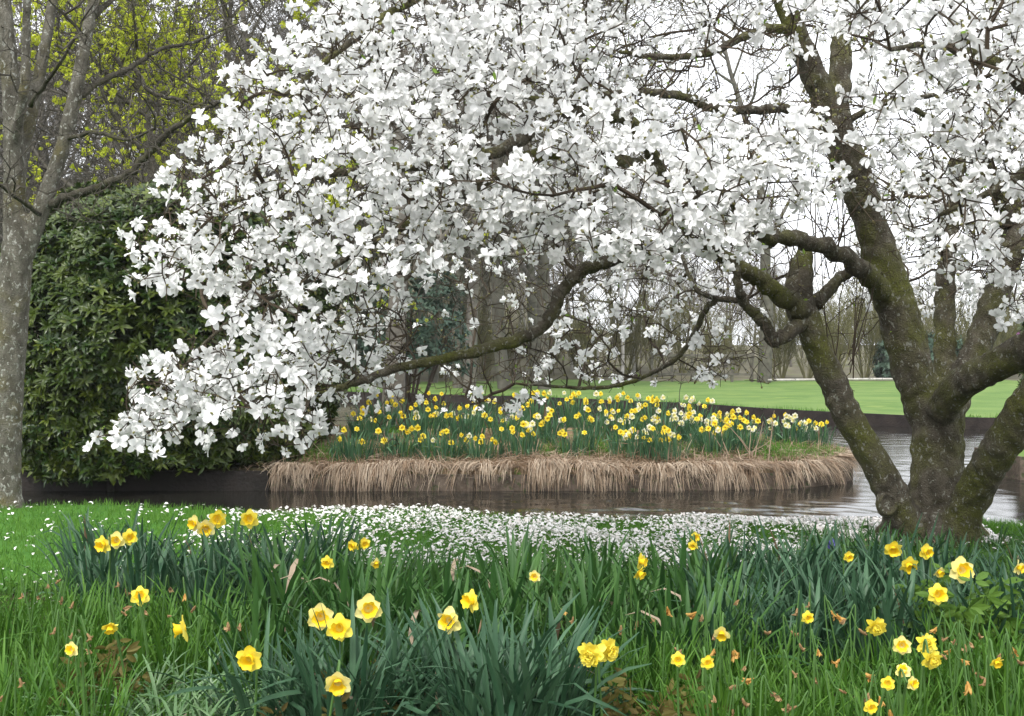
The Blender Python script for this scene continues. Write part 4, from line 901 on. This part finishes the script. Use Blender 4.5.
# flower heads, facing +Z
def head(pet_mat, kind='single', seed=0, size=.044):
    rr = np.random.default_rng(seed); mb = MB()
    def ring(nn, Ln, W, el, cu, off, jit=.08, tz=0.0):
        for k in range(nn):
            G, Fq = petal_grid(Ln, W, 5, 3); P = bend(G, Ln, el + rr.normal() * jit, cu + rr.normal() * jit * 2, rr.normal() * .35, rr.normal(size=G.shape) * .0012); P[:, 2] += tz
            a = k * 2 * np.pi / nn + off + rr.normal() * .06; P = P @ np.array([[math.cos(a), math.sin(a), 0], [-math.sin(a), math.cos(a), 0], [0, 0, 1]]); mb.add(P, Fq, rr.random())
    if kind == 'double':
        for k in range(6): ring(6, size * (1.0 - .09 * k), size * .62, R(82 - 13 * k), R(10), k * .5, .25, .004 * k)
    else:
        ring(3, size, size * .86, R(78), R(6), 0); ring(3, size * .97, size * .80, R(72), R(8), 1.05)
    me = mb.mesh('flower', pet_mat, smooth=True)
    if kind == 'double': return me, None
    mb = MB(); ns_, rings = 18, [(0, .25), (.25, .30), (.6, .34), (.85, .40), (1.0, .50), (1.02, .54)]; V = []
    for i, (u, q) in enumerate(rings):
        for j in range(ns_):
            a = j * 2 * np.pi / ns_; f = 1 + (.12 * math.sin(a * 6 + 1) + .06 * rr.normal()) * max(0, (u - .7)) * 3; V.append((math.cos(a) * q * size * f, math.sin(a) * q * size * f, u * size * .82 + (.002 * math.sin(a * 6) if u > .9 else 0)))
    Fq = [(i * ns_ + j, i * ns_ + (j + 1) % ns_, (i + 1) * ns_ + (j + 1) % ns_, (i + 1) * ns_ + j) for i in range(len(rings) - 1) for j in range(ns_)]
    V.append((0, 0, size * .12)); c0 = len(V) - 1; Fq += [((j + 1) % ns_, j, c0, -1) for j in range(ns_)]
    mb.add(np.array(V), np.array([tuple(f) for f in Fq]), .5)
    return me, mb.mesh('trumpet', M['trumpet'], smooth=True)
HEADS = {'y': [head(M['yellow'], 'single', s) for s in range(3)], 'p': [head(M['paleyellow'], 'single', s + 5) for s in range(3)], 'd': [head(M['yellow'], 'double', 9), head(M['yellow'], 'double', 10)]}
def facing(d):
    return Vector(d).normalized().to_track_quat('Z', 'Y').to_euler()
def stem_mesh(b, t, d, r=.0035):
    """from the ground up, over the neck and into the back of the flower"""
    b, t, d = np.array(b, float), np.array(t, float), norm(np.array(d, float)); bk = t - d * .018
    nk = bk - d * .03 + np.array([0, 0, .022]); low = b + (nk - b) * .5 + np.array([rng.normal() * .01, rng.normal() * .01, 0])
    P = catmull([b, low, nk, bk, t], 5); mb = MB(); tube(mb, P, np.interp(np.arange(len(P)), [0, len(P) * .7, len(P)], [r * 1.2, r, r * .9]), 6); return mb
def daffodil(px_, py_, sz, kind, d, label, Y=None, name='daffodil', hgt=.40):
    if Y is None: Y = float(np.clip((CH - hgt) * F / (py_ - HY), 3.6, 7.4))
    Y -= .16; t = at(px_, py_, Y); b = np.array([t[0] + rng.normal() * .03, Y + .05 + abs(rng.normal()) * .02, 0]); b[2] = hz(b[0], b[1])
    root = thing(name, label, 'daffodil', b); d = norm(np.array(d, float)); k = HEADS[kind]; me, tr = k[rng.integers(len(k))]
    stem_mesh(b, t, d).build('stem', M['stem'], root, smooth=True)
    s = sz / F * Y / .085 ; f = put('flower', me, root, t - b, facing(d), s)
    if tr: put('trumpet', tr, f)
    return root
FL = [
 (104, 544, 19, 'y', (-.3, -1, -.2), 'yellow daffodil at the lower end of the trio bordering the lawn by the grey tree'),
 (117, 540, 18, 'p', (.1, -1, 0), 'pale yellow daffodil in the middle of the trio bordering the lawn'),
 (129, 537, 17, 'y', (.6, -1, 0), 'yellow daffodil turned aside, highest of the trio bordering the lawn'),
 (196, 523, 17, 'p', (-.5, -1, -.1), 'pale daffodil facing left, first of three in front of the evergreen bush'),
 (206, 527, 20, 'p', (.2, -1, -.3), 'nodding pale daffodil between two others below the evergreen bush'),
 (218, 519, 19, 'y', (.1, -1, .1), 'deep yellow daffodil facing forward beside two pale ones below the bush'),
 (250, 519, 20, 'y', (.0, -1, .1), 'single upright yellow daffodil standing alone below the lowest blossoms at the left'),
 (140, 596, 20, 'y', (.3, -1, .2), 'ragged yellow daffodil amid brown withered heads in the narrow green leaves'),
 (110, 625, 18, 'y', (.2, -.6, -.8), 'drooping yellow daffodil among narrow green leaves beside the small star flower'),
 (186, 628, 27, 'y', (-1, -.25, -.15), 'yellow daffodil seen from the side over the pale arching leaves'),
 (73, 649, 16, 'p', (-.2, -1, .1), 'small pale star shaped daffodil among the narrow green leaves'),
 (251, 657, 29, 'y', (-.2, -1, -.25), 'large yellow daffodil at the left end of the blue green front clump'),
 (321, 616, 29, 'p', (.1, -1, 0), 'pale rimmed daffodil touching its deeper yellow neighbour, upper of the pair'),
 (340, 627, 29, 'y', (-.05, -1, -.05), 'bright daffodil touching a paler one, lower of the pair'),
 (368, 608, 29, 'p', (.25, -1, .05), 'pale petalled daffodil standing highest in the blue green front clump'),
 (338, 681, 29, 'p', (.1, -1, -.35), 'lowest daffodil of the front clump, pale petals and orange trumpet'),
 (450, 620, 27, 'p', (-.25, -1, .05), 'daffodil with one folded petal between front clump and dense dark leaves'),
 (473, 601, 24, 'y', (-.8, -.8, .1), 'yellow daffodil turned left above the dense dark leaf clump'),
 (328, 562, 15, 'y', (-.2, -1, -.2), 'small yellow daffodil in the middle of the bed behind the front clump'),
 (354, 545, 13, 'y', (-.6, -1, -.3), 'small faded daffodil, left of the close pair near the fallen petals'),
 (364, 543, 13, 'y', (.4, -1, -.2), 'small faded daffodil, right of the close pair near the fallen petals'),
 (376, 562, 12, 'p', (.2, -1, -.8), 'hanging half open pale daffodil in the middle of the bed'),
 (535, 576, 13, 'p', (-.2, -1, 0), 'lone small pale daffodil among broad leaves in the middle of the bed'),
 (639, 561, 17, 'y', (.9, -.5, -.1), 'upper of two stacked yellow flowers folded between broad green leaves'),
 (638, 572, 16, 'y', (.7, -.6, -.5), 'lower of two stacked yellow flowers folded between broad green leaves'),
 (695, 537, 11, 'y', (.2, -1, .0), 'tiny upper daffodil of a pair against the white fallen petals'),
 (693, 545, 11, 'y', (-.3, -1, -.3), 'tiny lower daffodil of a pair against the white fallen petals'),
 (592, 653, 30, 'd', (-.4, -1, -.1), 'ruffled double daffodil, left half of the wide yellow cluster'),
 (606, 649, 28, 'd', (.5, -1, 0), 'ruffled double daffodil, right half of the wide yellow cluster'),
 (678, 659, 16, 'y', (-.1, -1, 0), 'small yellow daffodil left of a matching one among narrow leaves'),
 (707, 662, 15, 'y', (.05, -1, .0), 'small round faced daffodil under a withered brown bud'),
 (722, 632, 18, 'p', (-.2, -.8, -.5), 'nodding pale yellow daffodil beside a withered tan bud'),
 (848, 556, 12, 'y', (.2, -1, -.3), 'tiny yellow daffodil by the blue flower in front of the trunk'),
 (893, 548, 19, 'y', (-.2, -1, -.4), 'nodding yellow daffodil directly below the left stem of the magnolia'),
 (908, 564, 20, 'y', (.1, -1, -.5), 'ragged drooping daffodil above the bright ferny leaves'),
 (925, 551, 17, 'y', (.3, -1, -.2), 'yellow daffodil close under the magnolia trunk'),
 (938, 571, 13, 'p', (.5, -1, -.6), 'small half closed pale daffodil below the trunk'),
 (960, 570, 27, 'p', (.05, -1, .15), 'large pale daffodil with orange trumpet beside the magnolia trunk'),
 (937, 594, 22, 'y', (-.05, -1, .05), 'round bright yellow daffodil standing in ferny green leaves'),
 (1017, 567, 15, 'p', (.8, -1, -.2), 'half hidden pale daffodil at the right end of the bed'),
 (876, 625, 22, 'd', (-.1, -1, -.4), 'ruffled double daffodil hanging from an arched stem'),
 (902, 645, 20, 'p', (-.3, -1, .1), 'pale upright daffodil beside the biggest double flower'),
 (926, 644, 22, 'd', (.0, -1, .2), 'upper ruffled double daffodil of the stacked pair at the right'),
 (931, 658, 22, 'd', (.1, -1, -.3), 'lower ruffled double daffodil of the stacked pair at the right'),
 (904, 672, 17, 'p', (-.4, -.6, .6), 'pale daffodil facing up, topmost of three small ones'),
 (888, 683, 15, 'y', (-.4, -1, .1), 'yellow daffodil leftmost of three small ones below the double flowers'),
 (911, 683, 15, 'p', (.4, -1, .1), 'pale daffodil rightmost of three small ones below the double flowers'),
 (870, 706, 16, 'y', (.1, -1, -.1), 'lowest yellow daffodil among the withered brown heads'),
 (807, 617, 14, 'y', (.1, -1, -.1), 'small yellow daffodil amid brown heads at the edge of the dark leaves'),
 (996, 661, 14, 'y', (.1, -1, -.6), 'fading yellow daffodil hanging next to an orange bud'),
]
for f in FL: daffodil(*f)
# withered heads
def wither_mesh(seed, mat, Ln=.032, r=.009):
    rr = np.random.default_rng(seed); mb = MB()
    for k in range(7):
        V, Fq = strap(Ln * rr.uniform(.7, 1.2), r * rr.uniform(.9, 1.8), rr.uniform(.05, .5), rr.normal() * 1.3, rr.random() * 6.28, rr.normal() * 3, 5, .5); mb.add(V, Fq, rr.random())
    tube(mb, [(0, 0, -.008), (0, 0, 0), (0, 0, Ln * .5), (0, 0, Ln * .85)], np.array([.003, .005, .006, .002]), 6, .2); return mb.mesh('flower', mat, smooth=True)
WM = [wither_mesh(i, M['withered']) for i in range(3)] + [wither_mesh(9 + i, M['witheredy'], .036, .011) for i in range(2)]
def withered(px_, py_, label, group, hgt=.37, bright=.3):
    Y = float(np.clip((CH - hgt - rng.normal() * .02) * F / (py_ - HY), 3.6, 7.0)); t = at(px_, py_, Y); b = np.array([t[0] + rng.normal() * .04, Y + rng.normal() * .03, 0]); b[2] = hz(b[0], b[1])
    d = norm(np.array([rng.normal(), rng.normal() * .6 - .2, -1.2 + rng.normal() * .5])); root = thing('withered_daffodil', label, 'daffodil', b, group)
    stem_mesh(b, t, d, .0026).build('stem', M['stem'], root, smooth=True)
    k = 3 + rng.integers(2) if rng.random() < bright else rng.integers(3); put('flower', WM[k], root, t - b, facing(d), rng.uniform(.6, .98))
WL = [(48, 585), (60, 580), (22, 594), (38, 596), (62, 598), (73, 603), (55, 629), (72, 634), (88, 635), (118, 583), (126, 590), (122, 612), (145, 611), (170, 588), (171, 616), (130, 607), (195, 607), (185, 595), (20, 680), (2, 697), (228, 624), (240, 625), (87, 650)]
for p_ in WL: withered(*p_, 'withered brown daffodil among the narrow green leaves below the grey tree', 'withered daffodils below the grey tree', bright=.12)
WR = [(562, 610), (573, 618), (621, 627), (637, 622), (652, 619), (667, 608), (695, 613), (702, 616), (738, 601), (714, 635), (714, 650), (733, 652), (676, 649), (765, 632), (735, 651), (745, 667), (737, 686), (752, 679), (714, 697), (733, 710), (743, 700), (775, 695)]
for p_ in WR: withered(*p_, 'withered tan daffodil head among narrow leaves near the double daffodil', 'withered daffodils near the double daffodil', bright=.3)
WX = [(797, 610), (809, 603), (792, 632), (800, 645), (818, 650), (832, 612), (838, 616), (845, 620), (860, 630), (793, 672), (815, 678), (839, 660), (840, 690), (775, 694), (788, 706), (795, 707), (868, 695), (880, 698), (890, 712), (873, 676), (947, 638), (955, 640), (970, 643), (979, 634), (950, 650), (962, 660), (973, 668), (978, 673), (968, 684), (985, 680), (965, 646), (1000, 655), (1012, 648), (942, 655), (1018, 661), (936, 628)]
for p_ in WX: withered(*p_, 'withered orange brown daffodil in front of the ferny leaves at the right', 'withered daffodils at the right', bright=.35)

# ferny leaved plants
def fern_mesh(seed, n, h, mat, Ln=.05):
    rr = np.random.default_rng(seed); mb = MB(); lv_, lf2 = leaf_shape(Ln, Ln * .42, .15, .3, 4)
    for _ in range(n):
        az = rr.random() * 6.28; le = rr.uniform(.2, 1.0); hh = h * rr.uniform(.6, 1.1); P = np.array([(math.cos(az) * math.sin(le) * hh * u, math.sin(az) * math.sin(le) * hh * u, math.cos(le * u) * hh * u) for u in np.linspace(0, 1, 6)]); tube(mb, P, np.linspace(.003, .0015, 6), 4, .2)
        for i in range(2, 6):
            for k in range(5):
                d = norm(np.array([math.cos(az + rr.normal() * 1.3), math.sin(az + rr.normal() * 1.3), rr.normal() * .4]))[None]; mb.inst(lv_, lf2, (frames(d, np.array([1.57 + rr.normal() * .5]))[:, :, [0, 2, 1]]) * rr.uniform(.6, 1.2), P[i][None] + d * .01, np.array([rr.random()]))
    return mb.mesh('foliage', mat)
FE = [fern_mesh(i, 11, .30, M['fern']) for i in range(2)]; FB = [fern_mesh(5 + i, 9, .20, M['bronze'], .032) for i in range(2)]
for px_, Y, s, lb in ((918, 5.5, .95, 'bright green ferny plant under the drooping daffodil by the trunk'), (950, 4.95, 1.0, 'bright green ferny plant around the round daffodil'), (980, 4.9, 1.05, 'large bright green ferny plant beside the bluish leaves at the right'), (1008, 5.1, .9, 'bright green ferny plant at the right end of the bed'), (935, 5.2, .85, 'bright green ferny plant behind the round daffodil')):
    x = (px_ - CX) / F * Y; tag(put('ferny_plant', FE[int(px_) % 2], None, (x, Y, hz(x, Y)), (0, 0, px_), s * 1.35), lb, 'plant')
for px_, Y, s, lb in ((400, 4.25, 1.2, 'bronze ferny shoots between the front clump and dense leaves'), (105, 4.5, 1.1, 'bronze green ferny plant among the narrow leaves at the left'), (300, 3.85, 1.0, 'bronze ferny shoots below the lowest front daffodil'), (635, 4.0, 1.0, 'bronze green low plant under the double daffodil'), (690, 4.05, 1.0, 'bronze green low plant below the small round daffodils'), (250, 3.8, .9, 'rusty ferny shoots at the foot of the left front daffodil'), (490, 3.75, .9, 'rusty ferny shoots at the foot of the dense dark leaves')):
    x = (px_ - CX) / F * Y; tag(put('bronze_plant', FB[int(px_) % 2], None, (x, Y, hz(x, Y)), (0, 0, px_), s * 1.35), lb, 'plant')
# blue flower by the trunk
t = at(833, 543, 6.6); b = np.array([t[0], 6.62, hz(t[0], 6.6)]); bl = thing('blue_hyacinth', 'small violet blue flower among leaves in front of the magnolia', 'flower', b)
mb = MB(); tube(mb, np.linspace(b, t, 6), .004, 6); mb.build('stem', M['stem'], bl)
mb = MB(); pv2, pf2 = petal_grid(.02, .01, 4, 3); k = 90; dd = norm(rng.normal(size=(k, 3)) + [0, 0, .2]); mb.inst(pv2, pf2, frames(dd, rng.random(k) * 6.28), t + dd * [.022, .022, .02] + np.array([0, 0, -.01]) + rng.normal(size=(k, 3)) * .006); mb.build('flower', M['blue_flower'], bl)

# ------------------------------------------------------------------ daffodil clumps on the island
def small_head(pm, seed):
    (a, b_) = head(pm, 'single', seed, .046)
    return a, b_
IH = {'y': [small_head(M['yellow'], 30), small_head(M['yellow'], 31)], 'w': [small_head(M['whitedaf'], 32), small_head(M['whitedaf'], 33)]}
def merge(me, tr):
    mb = MB()
    for k, m_ in enumerate((me, tr)):
        v = np.zeros(len(m_.vertices) * 3, np.float32); m_.vertices.foreach_get('co', v); Fc = [tuple(p.vertices) + ((-1,) if len(p.vertices) == 3 else ()) for p in m_.polygons]; mb.add(v.reshape(-1, 3), np.array(Fc), .5, k)
    tube(mb, [(0, 0, -.02), (0, 0, -.012), (0, 0, .004)], .007, 6, mi=2); return mb
IM = {k: [merge(*h).mesh('flower', [M['yellow'] if k == 'y' else M['whitedaf'], M['island_trumpet'] if k == 'y' else M['paleyellow'], M['stem']], smooth=True) for h in v] for k, v in IH.items()}
IC = [
 (352, 15.5, 4, 0, 'daffodil clump with few yellow flowers left of the brown trunk, front row'), (398, 15.6, 6, 0, 'yellow daffodil clump in the front row below the brown trunk'),
 (441, 15.6, 6, 0, 'yellow daffodil clump right of the brown trunk in the front row'), (482, 15.6, 8, 0, 'full yellow daffodil clump at the middle of the island front'),
 (522, 15.7, 8, 1, 'tallest leafy yellow daffodil clump under the drooping blossoms'), (575, 15.8, 4, 0, 'small yellow daffodil clump on the bare straw of the island'),
 (632, 15.7, 7, 3, 'mixed clump left of the white daffodils in the front row'), (666, 15.5, 9, 2, 'yellow daffodil clump in front of the white daffodils'),
 (712, 15.9, 9, 0, 'yellow daffodil clump standing in front toward the right tip'), (742, 16.1, 8, 1, 'leafy yellow daffodil clump behind the bent dead stems'),
 (370, 16.6, 7, 0, 'yellow daffodil clump left of the brown trunk, middle row'), (420, 16.7, 8, 1, 'yellow daffodil clump right beside the brown trunk, middle row'),
 (465, 16.6, 9, 1, 'dense yellow daffodil clump under the long mossy bough'), (508, 16.6, 8, 1, 'yellow daffodil clump behind the tallest leafy clump'),
 (548, 16.6, 8, 2, 'yellow and cream daffodil clump in the middle of the island'), (592, 16.7, 8, 3, 'yellow and cream clump behind the bare straw'),
 (628, 16.6, 8, 4, 'mixed yellow and white clump left of the white drift'), (668, 16.4, 3, 12, 'white daffodil drift, densest on the island'),
 (700, 16.5, 6, 8, 'white and yellow clump right of the white drift'), (734, 16.8, 10, 3, 'bright yellow clump behind the leafy right clump'),
 (385, 17.7, 7, 0, 'back row yellow clump next to the brown trunk'), (432, 17.8, 7, 0, 'back row yellow clump under the bough'),
 (482, 17.8, 7, 1, 'back row yellow clump behind the dense middle clump'), (532, 17.8, 8, 0, 'back row yellow clump against the pale lawn at the middle'),
 (572, 17.8, 9, 0, 'back row yellow clump below the thin low bough'), (612, 17.8, 9, 1, 'back row yellow clump left of the white drift against the lawn'),
 (650, 17.7, 9, 2, 'back row yellow clump directly behind the white drift'), (694, 17.6, 5, 6, 'back row cream clump toward the dark far edging'),
 (786, 16.9, 3, 13, 'white daffodil clump by itself at the right tip of the island'), (812, 17.2, 6, 3, 'yellow daffodil clump at the very tip beside the white one')]
for px_, Y, ny_, nw, lb in IC:
    Y -= .40; nw += 2 if nw else int(rng.random() < .6)
    x = (px_ - CX) / F * Y; z = hz(x, Y); root = thing('daffodil_clump', lb, 'daffodils', (x, Y, z), 'daffodil clumps on the island'); s = rng.uniform(.85, 1.05)
    put('foliage', CL['island'][rng.integers(4)], root, (0, 0, 0), (0, 0, rng.random() * 6.28), (s * 1.15, s * 1.15, s * (.92 if Y < 16.8 else 1.12)))
    for k in range(ny_ + nw):
        a = rng.random() * 6.28; q = .27 * math.sqrt(rng.random()); t = np.array([math.cos(a) * q, math.sin(a) * q - .05, rng.uniform(.24, .43) + (.10 if Y > 16.8 else 0)])
        d = norm(np.array([rng.normal() * .6, -1 + rng.normal() * .35, rng.normal() * .25])); put('flower', IM['y' if k < ny_ else 'w'][rng.integers(2)], root, t, facing(d), rng.uniform(.72, 1.05))
        b = t * [.7, .7, 0]; sm_ = MB(); tube(sm_, [b, (b + t) / 2 + rng.normal(size=3) * .01, t - d * .02], .004, 4); sm_.build('stem', M['stem'], root, local=True)
# a few bare stems of a dead perennial on the island
ds = at(745, 470, 15.2); ds[2] = hz(ds[0], ds[1]); o_ = MB()
for _ in range(9):
    L_ = rng.uniform(.3, .75); a = rng.normal() * .5; P = ds + np.array([rng.normal() * .12, rng.normal() * .08, 0]) + np.outer(np.linspace(0, 1, 6), [math.sin(a) * L_, rng.normal() * .1, math.cos(a) * L_]) + np.cumsum(rng.normal(size=(6, 3)) * .012, 0); tube(o_, P, np.linspace(.009, .003, 6), 5)
tag(o_.build('dead_stems', M['straw']), 'dry bent stems sticking out of the straw near the right tip', 'dead plant')
for px_, py0, py1, Y, lb in ((681, 430, 350, 16, 'thin bare sapling in the daffodils below the low bough'), (934, 455, 405, 22, 'thin bare stem')):
    if Y > 20: continue
    b = at(px_, py0, Y); b[2] = hz(b[0], b[1]); o_ = MB(); P = b + np.outer(np.linspace(0, 1, 8), [.05, 0, .95]) + np.cumsum(rng.normal(size=(8, 3)) * .012, 0); tube(o_, P, np.linspace(.009, .003, 8), 5)
    for k in range(2, 8):
        d = norm(rng.normal(size=3) + [0, 0, .6]) * rng.uniform(.12, .35); tube(o_, [P[k], P[k] + d * .5 + rng.normal(size=3) * .01, P[k] + d], np.array([.004, .003, .002]), 4)
    tag(o_.build('bare_sapling', M['grey_twig']), lb, 'sapling')

# ------------------------------------------------------------------ the moist air between here and the wood
HAZE = 0.0005
mb = MB(); boxm(mb, np.array([-75., -8, -2.2]), np.array([75., 112, 34]))
air = bpy.data.materials.new('moist_air'); air.use_nodes = True; air.node_tree.nodes.clear()
hzo = mb.build('haze', air); o_ = air.node_tree.nodes.new('ShaderNodeOutputMaterial'); v_ = air.node_tree.nodes.new('ShaderNodeVolumePrincipled')
v_.inputs['Color'].default_value = (.93, .94, .96, 1); v_.inputs['Density'].default_value = HAZE; v_.inputs['Anisotropy'].default_value = .2
air.node_tree.links.new(v_.outputs[0], o_.inputs['Volume']); tag(hzo, 'pale spring haze in the air over the pond and wood', 'haze', kind='stuff')
